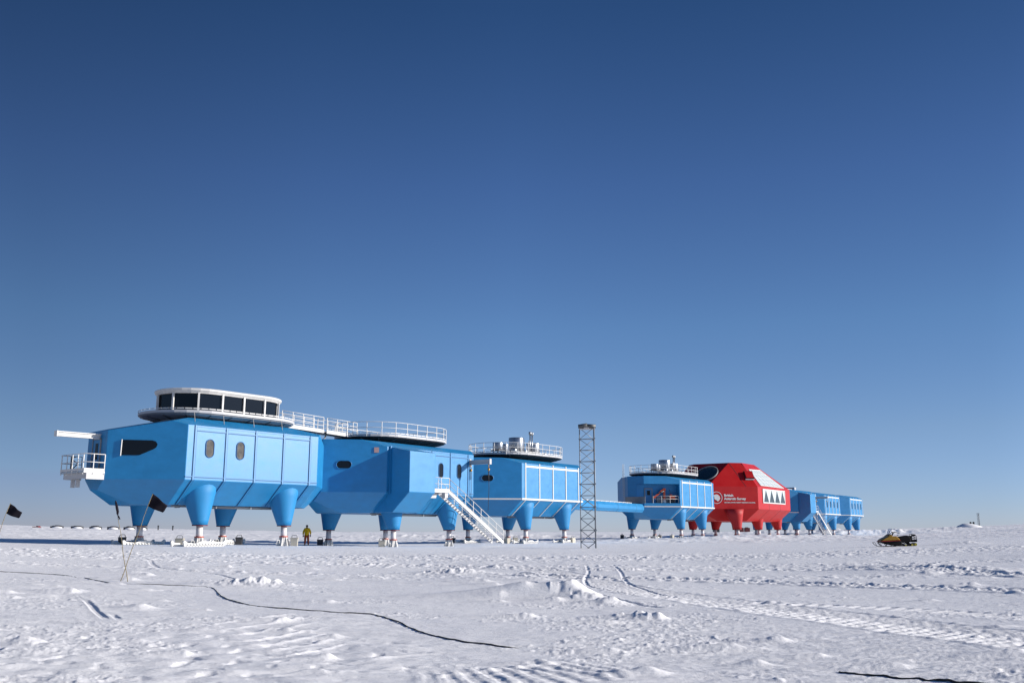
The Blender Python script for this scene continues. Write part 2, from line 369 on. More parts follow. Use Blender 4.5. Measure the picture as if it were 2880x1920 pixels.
def ground(X, Y, detail=True):
    X = np.atleast_1d(np.asarray(X, float)); Y = np.atleast_1d(np.asarray(Y, float))
    R = np.sqrt(X * X + Y * Y)
    H = base_h(X, Y)
    c = corr_h(X, Y); H = H + c
    near = 1 - sst(45, 90, R)
    H = H + .05 * fbm(X / 9, Y / 9, 3, 3, .4) * sst(4, 14, R) * (1 - .5 * sst(45, 70, R))
    H = H + sst(120, 260, R) * .55 * fbm(X / 28, Y / 55, 5, 3, .6) + sst(500, 900, R) * 1.2 * fbm(X / 240, Y / 400, 6, 2)
    if not detail: return H
    # wind-carved snow (sastrugi): long, low, running left-right
    s1 = fbm(X / 1.7 + .3 * Y, Y / .62, 11, 3, .55); H = H + .015 * (1 - np.abs(s1) * 1.7) * (.35 + .65 * sst(-.2, .4, fbm(X / 7, Y / 7, 12, 2)))
    s1b = fbm(X / .55 + .2 * Y, Y / .17, 14, 2, .55); H = H + .006 * s1b * near
    s1c = fbm(X / .34 + .9 * Y, Y / .06, 15, 2, .5); H = H + .0035 * s1c * (1 - sst(22, 40, R))
    # crumbly patches
    mask = sst(.10, .48, fbm(X / 3.8, Y / 2.6, 21, 3) + .25 * gnoise(X / .8, Y / .8, 22))
    cr = np.clip(fbm(X / .22, Y / .20, 31, 3, .6), 0, 2) ** 1.2
    H = H + mask * .018 * cr * (1 - sst(60, 110, R))
    cr2 = np.clip(fbm(X / .10, Y / .10, 35, 2, .6) - .12, 0, 2)
    H = H + (.12 + .88 * mask) * .010 * cr2 * (1 - sst(18, 36, R))
    # rough belts driven over in front of the station and far behind it
    belt = np.exp(-((Y - 0.06 * X - 50) / 5.0) ** 2) + .8 * np.exp(-((Y + .1 * X - 41) / 1.8) ** 2) + .7 * np.exp(-((Y + .22 * X - 33) / 1.2) ** 2)
    H = H + belt * .06 * np.clip(fbm(X / .45, Y / .6, 41, 3, .6), 0, 2)
    farb = sst(95, 120, R)
    H = H + farb * .10 * np.clip(fbm(X / 1.8, Y / 4.0, 43, 3, .6), -.1, 2) * (1 - .3 * sst(400, 800, R))
    # soft pillows and dents in the left foreground
    pm = (1 - sst(-2.2, .2, X)) * (1 - sst(12.5, 15.5, Y))
    H = H + pm * (.024 * fbm(X / .62, Y / .50, 51, 2, .4) - .026 * np.clip(gnoise(X / .26 + 7, Y / .26, 53) - .33, 0, 1) * 2)
    # right foreground: fine streaky chop
    pr = sst(.2, 1.6, X) * (1 - sst(17, 20, Y + X * .6))
    H = H + pr * .011 * fbm(X / .42, Y / .10, 57, 3, .55)
    for (mx, my, rx, ry, h, rough, tail) in MOUNDS:
        dx = X - mx; m = (np.abs(dx) < 3 * rx + 3 * tail * 1.2) & (np.abs(Y - my) < 3.2 * ry)
        if not m.any(): continue
        ddx = dx[m]; ddy = Y[m] - my
        sx = np.where(ddx < 0, rx + tail, rx)
        e = np.exp(-(np.abs(ddx) / sx) ** 1.7 - (ddy / ry) ** 2)
        H[m] += h * e * (1 + .55 * rough * fbm(X[m] / .3, Y[m] / .3, 61, 3, .55) * (ddx > -rx * 1.5))
    for (bx, by, rx, ry, h) in BANKS:
        e = np.exp(-((X - bx) / rx) ** 2 - ((Y - by) / ry) ** 2)
        H = H + h * e * (1 + .35 * fbm(X / 2.4, Y / 2.4, 71, 3, .5))
    H = tracks_h(X, Y, H)
    return H
def gz(x, y): return float(ground([x], [y])[0])

# ------------------------------------------------------------------ the station: positions
C_ = 3.8; L_ = 11.46; W_ = 10.2
MODS = {  # near-left corner X, Y, heading (deg clockwise from view), ground z
    1: (-22.50, 65.37, 39.4, .52), 2: (-10.45, 79.28, 36.8, .22), 3: (1.05, 99.84, 37.4, .30), 4: (24.0, 136.0, 35.85, .45),
    6: (53.4, 178.5, 34.6, .50), 7: (63.36, 193.75, 33.8, .50), 8: (73.66, 208.5, 33.6, .50)}
RED = (39.7, 153.9, 34.8, .45)
def frame(mx, my, hd):
    h = radians(hd); a = Vector((sin(h), cos(h))); m = Vector((-cos(h), sin(h))); return a, m
for k, (mx, my, hd, g) in list(MODS.items()) + [(5, RED)]:
    a, m = frame(mx, my, hd); c = Vector((mx, my)) + a * 5.7 + m * 5.1
    for (uu, ss) in ((1, 0), (11, 0), (1, 9), (11, 9)):
        q = Vector((mx, my)) + a * uu + m * ss
        ANCH.append([q.x, q.y, g, 6.0, 0])
ANCH.append([-18.5, 85, .42, 4.0, 0]); ANCH.append([25.3, 63, .56, 7.0, 0]); ANCH.append([5.6, 75, .28, 5.0, 0])
for A in ANCH: A[4] = float(base_h(np.array([A[0]]), np.array([A[1]]))[0])

# ------------------------------------------------------------------ hull
def polytope(planes, lo, hi, bevel=.035):
    bm = bmesh.new()
    bmesh.ops.create_cube(bm, size=1)
    for v in bm.verts:
        v.co = Vector([lo[i] if v.co[i] < 0 else hi[i] for i in range(3)])
    for (p, n) in planes:     # keep the side against n
        g = bm.verts[:] + bm.edges[:] + bm.faces[:]
        r = bmesh.ops.bisect_plane(bm, geom=g, dist=1e-4, plane_co=p, plane_no=n, clear_outer=True)
        ed = [e for e in r['geom_cut'] if isinstance(e, bmesh.types.BMEdge)]
        if ed:
            try: bmesh.ops.contextual_create(bm, geom=ed)
            except Exception: pass
    bmesh.ops.remove_doubles(bm, verts=bm.verts, dist=1e-3)
    bmesh.ops.dissolve_limit(bm, angle_limit=radians(.5), verts=bm.verts, edges=bm.edges)
    if bevel:
        bmesh.ops.bevel(bm, geom=bm.edges[:], offset=bevel, segments=2, profile=.6, affect='EDGES')
    bmesh.ops.recalc_face_normals(bm, faces=bm.faces)
    return bm
Z0, Z1, Z2, INS = 2.85, 4.5, 8.3, 1.9
def blue_planes(hip=None, L=L_, W=W_, c=C_):
    P = [((0, 0, Z0), (0, 0, -1))]
    k = INS / (Z1 - Z0); r2 = sqrt(.5)
    P += [((0, 0, 0), (0, -1, 0)), ((0, W, 0), (0, 1, 0)), ((-c, 0, 0), (-1, 0, 0)), ((L + c, 0, 0), (1, 0, 0))]
    for sx in (0, 1):
        for sy in (0, 1):
            o = Vector((L if sx else 0, W if sy else 0, 0)); n = Vector((1 if sx else -1, 1 if sy else -1, 0)).normalized()
            P.append((o, n))
            # lower slope of the corner facet : offset along (1,1)/sqrt2 is INS/sqrt2 at Z0
            off = INS * r2; dz = Z1 - Z0
            P.append((o + Vector((0, 0, Z1)), (n * dz + Vector((0, 0, -off))).normalized()))
    for sy in (0, 1):
        n = Vector((0, 1 if sy else -1, 0)); o = Vector((0, W if sy else 0, Z1))
        P.append((o, (n * (Z1 - Z0) + Vector((0, 0, -INS))).normalized()))
        P.append((Vector((0, W if sy else 0, Z2)), (n * .36 + Vector((0, 0, 1))).normalized()))
    for sx in (0, 1):
        n = Vector((1 if sx else -1, 0, 0)); o = Vector((L + c if sx else -c, 0, 3.8))
        P.append((o, (n * .475 + Vector((0, 0, -1))).normalized()))
        if hip: P.append((Vector((L + .8 if sx else -.8, 0, hip)), (n * .24 + Vector((0, 0, 1))).normalized()))
    P.append(((0, 0, 8.86 if not hip else 9.05), (0, 0, 1)))
    return P

def stad(rad, S, cx, cy, z, n=14, flat_right=False):
    pts = []
    for i in range(n + 1):
        t = -pi / 2 + pi * i / n; pts.append(Vector((cx + S + rad * cos(t), cy + rad * sin(t), z)))
    for i in range(n + 1):
        t = pi / 2 + pi * i / n; pts.append(Vector((cx - S + rad * cos(t), cy + rad * sin(t), z)))
    return pts
def resample(pts, n, closed=True):
    P = pts + ([pts[0]] if closed else []); d = [0]
    for i in range(len(P) - 1): d.append(d[-1] + (P[i + 1] - P[i]).length)
    out = []; tot = d[-1]; j = 0
    for k in range(n if closed else n + 1):
        t = tot * k / n
        while j < len(P) - 2 and d[j + 1] < t: j += 1
        s = (t - d[j]) / max(1e-9, d[j + 1] - d[j]); out.append(P[j].lerp(P[j + 1], min(1, s)))
    return out
def railing(parent, pts, h, spacing=1.25, closed=False, r=.028, name='railing', mtl='white', mid=(.52,)):
    P = pts + ([pts[0]] if closed else []); tot = sum((P[i + 1] - P[i]).length for i in range(len(P) - 1))
    n = max(1, round(tot / spacing)); posts = resample(pts, n, closed)
    b = MB()
    up = Vector((0, 0, h))
    for p in posts: b.bar(p - Vector((0, 0, .22)), p + up, r * 1.7)
    for q in [1.0] + list(mid): b.tube([p + up * q for p in pts], r, 6, closed)
    return obj(name, b, mtl, parent)

def oval_window(parent, M4, w, h, pane='oglass', rim='bluegroove', depth=.05, name='window'):
    """stadium shaped window; M4 maps local (x right, y up, z out)"""
    def outline(w, h, z, n=8):
        pts = []
        if h >= w:
            r = w / 2; S = h / 2 - r
            for i in range(n + 1): t = pi * i / n; pts.append((r * cos(t), S + r * sin(t), z))
            for i in range(n + 1): t = pi + pi * i / n; pts.append((r * cos(t), -S + r * sin(t), z))
        else:
            r = h / 2; S = w / 2 - r
            for i in range(n + 1): t = -pi / 2 + pi * i / n; pts.append((S + r * cos(t), r * sin(t), z))
            for i in range(n + 1): t = pi / 2 + pi * i / n; pts.append((-S + r * cos(t), r * sin(t), z))
        return [M4 @ Vector(p) for p in pts]
    b = MB(); b.loft([outline(w + .10, h + .10, -.05), outline(w + .10, h + .10, depth), outline(w + .02, h + .02, depth), outline(w, h, .012)], True, False)
    f = obj(name, b, rim, parent)
    b = MB(); b.loft([outline(w + .015, h + .015, -.04), outline(w + .015, h + .015, .016)], False, True)
    obj('pane', b, pane, f)
    return f
def wall_m(x, z, s=0):     # on the near long side, outward = -y
    return Matrix(((1, 0, 0, x), (0, 0, -1, s), (0, 1, 0, z), (0, 0, 0, 1)))
R2 = sqrt(.5)
def cham_m(q, z, off=0):   # on the near-left corner facet, q metres from its near corner
    return Matrix(((R2, 0, -R2, -q * R2 - off * R2), (-R2, 0, -R2, q * R2 - off * R2), (0, 1, 0, z), (0, 0, 0, 1)))

def make_leg(parent, x, y, iny, colour, inx=0.0, k=1.0, ski=True, skang=0.0):
    r0, r1, zt = .52 * k, 1.42 * k, 4.6
    b = MB(); rings = []
    for f in (0, .12, .35, .7, 1.0):
        z = 1.45 + (zt - 1.45) * f; r = r0 + (r1 - r0) * f; ox, oy = inx * f, iny * .55 * f
        rings.append([Vector((x + ox + r * cos(2 * pi * j / 28), y + oy + r * sin(2 * pi * j / 28), z)) for j in range(28)])
    b.loft(rings, True, True)
    leg = obj('leg', b, colour, parent)
    b = MB(); b.lathe([(.54 * k, 1.40), (.54 * k, 1.455)], x, y, 24, False); obj('skirt_ring', b, 'reddark', leg)
    b = MB(); b.lathe([(.23, .3), (.23, 1.5)], x, y, 20); obj('column', b, 'column', leg)
    b = MB(); b.lathe([(.33, .60), (.33, .67)], x, y, 20, False); obj('flange', b, 'flange', leg)
    b = MB(); b.lathe([(.27, -.2), (.27, .60)], x, y, 16)
    for j in range(6):
        t = skang + pi / 3 * j + .3; d = Vector((cos(t), sin(t), 0)); p = Vector((x, y, 0))
        b.prism([p + d * .2 + Vector((0, 0, .59)), p + d * .31 + Vector((0, 0, .59)), p + d * .50 + Vector((0, 0, -.05)), p + d * .2 + Vector((0, 0, -.05))], Vector((-d.y, d.x, 0)) * .05)
    for sgn in (-1, 1):
        d = Vector((cos(skang), sin(skang), 0)) * sgn; p = Vector((x, y, 0)) + d * .45
        b.tube([p + Vector((0, 0, .1)), p + Vector((0, 0, .32)), p + d * .05 + Vector((0, 0, .38)), p + d * .26 + Vector((0, 0, .38)), p + d * .36 + Vector((0, 0, .05))], .035, 6)
    obj('foot', b, 'white' , leg)
    if ski:
        b = MB(); R = Matrix.Translation((x, y, 0)) @ Matrix.Rotation(skang, 4, 'Z')
        prof = [(-2.1, .34), (-2.0, .42), (-1.75, .26), (-.9, .20), (-.45, .34), (.45, .34), (.9, .20), (1.75, .26), (2.0, .42), (2.1, .34), (2.0, .02), (0, -.25), (-2.0, .02)]
        for yy0, yy1 in ((-.62, -.5), (.5, .62)):
            b.prism([R @ Vector((px, yy0, pz)) for px, pz in prof], (R.to_3x3() @ Vector((0, yy1 - yy0, 0))))
        b.box(-1.8, 1.8, -.5, .5, -.1, .12, R)
        for i in range(13):     # saw-tooth stiffeners along both edges
            xx = -1.8 + i * .29
            for sy in (-1, 1):
                b.prism([R @ Vector((xx, sy * .62, .16)), R @ Vector((xx + .14, sy * .62, .16)), R @ Vector((xx + .07, sy * .80, -.02))], (0, 0, .05))
        obj('ski', b, 'white', leg)
    return leg

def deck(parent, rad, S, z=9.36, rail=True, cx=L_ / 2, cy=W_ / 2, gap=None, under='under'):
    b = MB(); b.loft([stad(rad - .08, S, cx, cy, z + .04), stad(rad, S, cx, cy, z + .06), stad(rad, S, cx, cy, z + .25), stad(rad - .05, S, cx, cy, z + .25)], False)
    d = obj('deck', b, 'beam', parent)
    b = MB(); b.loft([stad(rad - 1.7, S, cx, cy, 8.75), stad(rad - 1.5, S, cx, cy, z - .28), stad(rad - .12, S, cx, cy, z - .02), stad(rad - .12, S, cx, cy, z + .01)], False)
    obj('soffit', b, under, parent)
    for p in resample(stad(rad - .35, S, cx, cy, z - .03), 18):
        b = MB()
        q = Vector((cx + max(-S, min(S, p.x - cx)), cy, 0)); dd = (p - q); dd.z = 0; dd.normalize()
        b.bar(p, p - dd * 1.0 + Vector((0, 0, -.22)), .09, .14); obj('bracket', b, 'darksteel', parent)
    b = MB(); P = resample(stad(rad + .015, S, cx, cy, 0), 60)
    for i in range(60):    # slotted toe board
        p, q = P[i], P[(i + 1) % 60]
        b.bar(p.lerp(q, .06) + Vector((0, 0, z + .36)), p.lerp(q, .94) + Vector((0, 0, z + .36)), .015, .07)
    obj('toe_board', b, 'white', parent)
    if rail:
        railing(parent, resample(stad(rad, S, cx, cy, z + .26), 64), 1.05, 1.3, True)
    return d

# ------------------------------------------------------------------ module skeleton
def module(idx, label, ribs='white', hip=None, windows=(), group='raised station modules', hull_cut=None):
    mx, my, hd, g = MODS[idx]
    t = thing('station_module', label, 'station module', (mx, my, g), radians(90 - hd), group)
    bm = polytope(blue_planes(hip), (-C_ - 1, -1, 0), (L_ + C_ + 1, W_ + 1, 12))
    hull = obj('hull', bm, 'blue', t)
    rib_m = 'white' if ribs == 'white' else 'bluetrim'
    rw = .13 if ribs == 'white' else .12
    k = INS / (Z1 - Z0); sl = Vector((0, INS, Z0 - Z1)).normalized(); nn = Vector((0, -(Z1 - Z0), -INS)).normalized()
    for i in range(5):
        x = .6 + 2.52 * i
        b = MB()
        b.box(x - rw / 2, x + rw / 2, -.06, .0, Z1 - .0, Z2 + (.06 if ribs == 'white' else 0))
        p0 = Vector((x, -.01, Z1)) + nn * .02; p1 = p0 + sl * (sqrt(INS ** 2 + (Z1 - Z0) ** 2) - .05)
        b.bar(p0, p1, rw * (.75 if ribs == 'white' else 1), .05, nn)
        rb = obj('rib', b, rib_m, t)
        if ribs != 'white':
            b = MB()
            for sx in (-1, 1):
                b.box(x + sx * (rw / 2 + .035) - .022, x + sx * (rw / 2 + .035) + .022, -.012, .01, Z1, Z2 - .02)
                b.bar(p0 + Vector((sx * (rw / 2 + .035), 0, 0)) - nn * .015, p1 + Vector((sx * (rw / 2 + .035), 0, 0)) - nn * .015, .045, .02, nn)
            obj('groove', b, 'bluegroove', rb)
    if ribs == 'white':
        b = MB(); b.box(.6, .6 + 2.52 * 4, -.045, .0, Z2 - .40, Z2 - .20); obj('band', b, 'white', t)
        b = MB(); b.box(-.05, L_ + .05, -.07, .0, Z1 - .02, Z1 + .17); 
        # the band turns the corner onto the end facet
        p0 = Vector((0, 0, Z1 + .075)); p1 = Vector((-C_, C_, Z1 + .075)); 
        b.bar(p0 + Vector((-R2, -R2, 0)) * .02, p1 + Vector((-R2, -R2, 0)) * .02, .10, .16)
        b.bar(p1, p1 + Vector((0, W_ - 2 * C_, 0)), .10, .16)
        obj('band', b, 'white', t)
    else:
        b = MB(); b.box(.68, .6 + 2.52 * 4, -.035, .0, Z2 - .36, Z2 - .30); b.box(.68, .6 + 2.52 * 4, -.03, .0, Z2 - .1, Z2 - .05)
        b.box(0, L_, -.035, .0, Z1 + .22, Z1 + .27); obj('band', b, 'bluetrim', t)
        b = MB(); b.box(.68, 10.6, -.012, .01, Z2 - .42, Z2 - .37); b.box(0, L_, -.012, .01, Z1 + .16, Z1 + .20); obj('groove', b, 'bluegroove', t)
    for (x, z, ww, hh, pane) in windows: oval_window(t, wall_m(x, z), ww, hh, pane)
    # service pipes under the belly
    b = MB(); b.tube([(0.5, 2.3, Z0 - .08), (L_ - .4, 2.3, Z0 - .08)], .07, 8); b.tube([(3.2, 2.6, Z0 - .16), (9.2, 2.6, Z0 - .16)], .045, 6)
    for x in (1, 4, 7, 10): b.box(x, x + .08, 2.15, 2.7, Z0 - .2, Z0 + .02)
    obj('service_pipe', b, 'grey', t)
    sk = 0.25
    for (x, y, iy) in ((2.1, 1.1, 1), (L_ - 2.1, 1.1, 1), (2.1, W_ - 1.1, -1), (L_ - 2.1, W_ - 1.1, -1)):
        make_leg(t, x, y, iy, 'blueleg', skang=sk, ski=not (idx == 2 or (idx == 1 and x > 6 and y < 5)))
    # flexible link to the neighbour
    b = MB()
    for i in range(7):
        xx = L_ + C_ + i * .16
        b.box(xx, xx + .10, 4.0, 6.2, 4.4 + .02 * (i % 2), 7.3)
    b.box(L_ + C_ - .1, L_ + C_ + 1.1, 4.1, 6.1, 4.5, 7.2)
    if idx not in (3, 8): obj('link_bellows', b, 'bluegroove', t)
    else: b = None
    return t
def to_world(t, p): 
    return Matrix.Translation(t.location) @ Matrix.Rotation(t.rotation_euler[2], 4, 'Z') @ Vector(p)

# ---- module 1 : observation drum
m1 = module(1, 'leftmost blue module on legs, topped by an oval glazed drum', 'blue', 8.56,
            windows=((1.80, 6.75, .60, 1.22, 'oglass'), (4.33, 6.75, .60, 1.22, 'oglass')))
cx, cy = L_ / 2, W_ / 2
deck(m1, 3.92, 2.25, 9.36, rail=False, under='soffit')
def drum(parent):
    R, S = 2.82, 2.15; z0, z1, z2 = 9.6, 11.05, 11.36
    P = resample(stad(R, S, cx, cy, 0), 14); inn = [Vector((cx, cy, 0)).lerp(p, .975) for p in P]
    b = MB(); b.loft([[p + Vector((0, 0, z0)) for p in inn], [p + Vector((0, 0, z1)) for p in inn]], False); g = obj('window_band', b, 'glass', parent)
    for i, p in enumerate(P):
        q = P[(i + 1) % 14]; d = (q - P[i - 1]).normalized(); b = MB()
        b.bar(p + Vector((0, 0, z0)), p + Vector((0, 0, z1)), .13, .13, d); obj('mullion', b, 'white', parent)
    b = MB(); b.loft([stad(R + .03, S, cx, cy, z0 - .02), stad(R + .03, S, cx, cy, z0 + .12), stad(R - .1, S, cx, cy, z0 + .12)], False); obj('sill', b, 'white', parent)
    b = MB(); b.loft([stad(R - .02, S, cx, cy, z1 - .06), stad(R + .02, S, cx, cy, z1 + .02), stad(R + .06, S, cx, cy, z1 + .05), stad(R + .14, S, cx, cy, z1 + .14), stad(R + .15, S, cx, cy, z2 - .05), stad(R + .05, S, cx, cy, z2), stad(.6, S, cx, cy, z2 + .08)], False); obj('roof_ring', b, 'white', parent)
drum(m1)
for x in (1.2, 3.6, 6.2, 8.8): b = MB(); b.bar((x, 1.1, 8.6), (x, 1.3, 9.4), .035); obj('support_rod', b, 'darksteel', m1)
# corner facet picture window
b = MB(); Mx = cham_m(0, 0, .02)
poly = [(-4.32, 7.20), (-2.35, 7.17), (-2.10, 7.10), (-1.98, 6.90), (-2.06, 6.68), (-2.28, 6.54), (-3.15, 6.15), (-4.36, 6.14)]
b.prism([Mx @ Vector((x, y, -.05)) for x, y in poly], Mx.to_3x3() @ Vector((0, 0, .06))); wdw = obj('window', b, 'glass', m1)
b = MB(); b.bar(Mx @ Vector((-4.38, 6.1, .03)), Mx @ Vector((-4.36, 7.22, .03)), .05); obj('frame', b, 'white', wdw)
# end door, balcony and lifting beam
ex = -C_
b = MB(); b.box(ex - .05, ex, 4.55, 5.55, 5.12, 7.25); dr = obj('door', b, 'bluetrim', m1)
b = MB()
for yy in (4.5, 5.56): b.box(ex - .09, ex, yy, yy + .07, 5.1, 7.32)
b.box(ex - .09, ex, 4.5, 5.63, 7.25, 7.33); obj('frame', b, 'grey', dr)
b = MB(); b.box(ex - .07, ex - .04, 4.85, 5.2, 5.9, 7.0); obj('pane', b, 'glass', dr)
def balcony():
    x0, x1, y0, y1, z = ex - 1.45, ex, 3.75, 7.1, 5.02
    b = MB(); b.box(x0, x1, y0, y1, z - .12, z); obj('floor', b, 'galv', m1)
    b = MB(); b.box(x0 + .2, x1, y0 + .02, y0 + .14, z - .55, z - .125); b.box(x0 + .2, x0 + .32, y0 + .14, y1 - .1, z - .5, z - .125); b.box(x0 + .3, x1, y1 - .14, y1 - .02, z - .5, z - .125)
    for yy in (5.6, 6.3): b.box(x0 + .5, x0 + .72, yy, yy + .2, z - 1.05, z - .5)
    obj('support_beam', b, 'beam', m1)
    P = [Vector(p) for p in ((x1 - .05, y0, z), (x0, y0, z), (x0, y1, z), (x1, y1, z))]
    railing(m1, P, 1.15, .8, mtl='white', name='railing')
    b = MB()
    for i in range(3):
        b.bar(P[i] + Vector((0, 0, .1)), P[i + 1] + Vector((0, 0, .1)), .03, .16)
    obj('toe_board', b, 'white', m1)
    b = MB(); b.bar((x0 + .5, 6.6, z), (x0 + .5, 6.6, z + 1.1), .12); b.bar((x0 + .5, 6.6, z + 1.0), (x0 + .4, 5.7, z + 1.05), .05); b.bar((x0 + .5, 6.5, z + .2), (x0 + .45, 5.6, z + .55), .05); b.bar((x0 + .45, 5.6, z + .55), (x0 + .5, 6.6, z + .9), .05); obj('gate_arm', b, 'darksteel', m1)
balcony()
b = MB(); b.box(ex - 3.05, ex + .1, 4.72, 4.90, 7.34, 7.58); b.box(ex - 3.05, ex + .1, 4.62, 5.0, 7.56, 7.62); b.box(ex - 3.05, ex + .1, 4.62, 5.0, 7.28, 7.34)
b.box(ex - 3.08, ex - 3.0, 4.6, 5.02, 7.26, 7.64); obj('lifting_beam', b, 'white', m1)

# ---- module 2 : porch, stair, crane
def porch_module(idx, label):
    t = module(idx, label, 'blue' if idx == 2 else 'white', None,
               windows=((6.84, 6.65, .52, 1.25, 'glass'), (9.36, 6.70, .52, 1.25, 'glass')) if idx == 2 else ())
    # porch box standing out from the long side
    x0, x1, p = .36, 3.55, 2.25; zt, zl = 7.85, Z1
    bm = polytope([((x0, 0, 0), (-1, 0, 0)), ((x1, 0, 0), (1, 0, 0)), ((0, -p, 0), (0, -1, 0)), ((0, .4, 0), (0, 1, 0)),
                   ((0, 0, Z0 + .02), (0, 0, -1)), ((0, -p, zl), Vector((0, -(Z1 - Z0), -INS)).normalized()),
                   ((0, 0, zt + .45), Vector((0, -.2, 1)).normalized())], (x0 - 1, -p - 1, 0), (x1 + 1, 3, 10), .05)
    # lower part must reach back under the hull
    obj('porch', bm, 'blue', t)
    bm = polytope([((x0 + .02, 0, 0), (-1, 0, 0)), ((x1 - .02, 0, 0), (1, 0, 0)), ((0, .3, 0), (0, -1, 0)), ((0, 2.6, 0), (0, 1, 0)), ((0, 0, Z0 + .03), (0, 0, -1)), ((0, 0, 4.4), (0, 0, 1)),
                   ((0, -p, zl), Vector((0, -(Z1 - Z0), -INS)).normalized())], (x0 - 1, -3, 0), (x1 + 1, 4, 6), 0)
    obj('porch_base', bm, 'blue', t)
    b = MB(); b.box(x0 - .12, x0 + .02, -.16, .02, Z1 - .1, Z2 + .05); obj('porch_seal', b, 'bluetrim', t)
    # crane beam
    b = MB(); bx = 10.95; b.box(bx - .07, bx + .07, -2.35, 0, 7.42, 7.75); b.box(bx - .12, bx + .12, -2.35, 0, 7.75, 7.79); b.box(bx - .12, bx + .12, -2.35, 0, 7.38, 7.42)
    b.box(bx - .14, bx + .14, -2.42, -2.34, 7.34, 7.84); b.box(bx - .12, bx + .12, -.06, .0, 7.2, 7.9); cb = obj('crane_beam', b, 'beam', t)
    for yy, ln in ((-2.2, 3.6), (-.12, 3.3)):
        b = MB(); b.tube([(bx, yy, 7.4), (bx, yy, 7.0)], .035, 6); b.lathe([(.02, 6.72), (.1, 6.78), (.12, 6.9), (.06, 7.0)], bx, yy, 10); obj('hook_block', b, 'brass', cb)
        b = MB(); b.tube([(bx, yy, 6.75), (bx + .05, yy, 5.2), (bx - .03, yy + .02, 6.75 - ln)], .022, 6); b.tube([(bx, yy, 6.7), (bx, yy, 6.0)], .05, 6); obj('hoist_cable', b, 'hose', cb)
    # landing and stair
    ya, yb = -1.95, -.65; zL = 4.75; xa, xb = x1, 5.75
    b = MB(); b.box(xa, xb, ya, 0, zL - .06, zL); b.box(xa, xb, ya - .04, ya, zL - .15, zL + .12)
    obj('landing', b, 'galv', t)
    b = MB(); b.prism([(xa - .6, -1.4, zL - .62), (xa + 1.1, -1.4, zL - .62), (xa + 1.3, -1.4, zL - .08), (xa - .3, -1.4, zL - .08)], (0, 1.2, 0))
    b.box(xb - .5, xb - .1, ya + .05, ya + .45, zL - .6, zL - .07); obj('landing_bracket', b, 'beam', t)
    b = MB(); b.box(xa, xb, ya - .06, ya - .04, zL + .02, zL + .16); obj('toe_board', b, 'white', t)
    railing(t, [Vector((xa + .05, ya, zL)), Vector((xb, ya, zL))], 1.1, 1.1)
    bt = Vector((13.5, 0, .42)); top = Vector((xb, 0, zL))
    for yy, nm in ((ya, 0), (yb, 1)):
        b = MB(); b.bar((top.x, yy, top.z - .1), (bt.x, yy, bt.z - .1), .06, .26, (0, 1, 0) if False else (0, 0, 1)); obj('stringer', b, 'white' if nm == 0 else 'beam', t)
    b = MB(); n = 23
    for i in range(n):
        f = (i + .5) / n; p = top.lerp(bt, f); b.box(p.x - .15, p.x + .13, ya + .03, yb - .03, p.z - .035, p.z); b.box(p.x - .15, p.x - .10, yb - .02, yb + .12, p.z - .18, p.z + .02)
    obj('tread', b, 'galv' if idx == 6 else 'white', t)
    dv = (bt - top)
    for yy in (ya, yb):
        b = MB(); L = [Vector((top.x, yy, top.z)), Vector((top.x + .15, yy, top.z))]
        hh = Vector((0, 0, 1.05)); e0 = Vector((top.x, yy, top.z)); e1 = Vector((bt.x, yy, bt.z))
        b.tube([e0 + hh, e1 + hh, e1 + hh + Vector((.22, 0, -.25)), e1 + Vector((.22, 0, .3))], .028, 6)
        b.tube([e0 + hh * .5, e1 + hh * .5], .024, 6)
        for i in range(8):
            q = e0.lerp(e1, i / 7); b.bar(q, q + hh, .045)
        obj('handrail', b, 'white', t)
    return t
m2 = porch_module(2, 'blue module beside the drum topped one, with porch, stair and railed oval deck')
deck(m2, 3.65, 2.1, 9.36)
oval_window(m2, cham_m(3.55, 6.76), 1.2, .62, 'glass', 'bluetrim')
b = MB(); Mx = cham_m(.9, 8.0); b.prism([Mx @ Vector(p) for p in ((-.2, -.22, .0), (.2, -.22, .0), (.2, .22, .0), (-.2, .22, .0))], Mx.to_3x3() @ Vector((0, 0, .05))); obj('sign_plate', b, 'plate', m2)

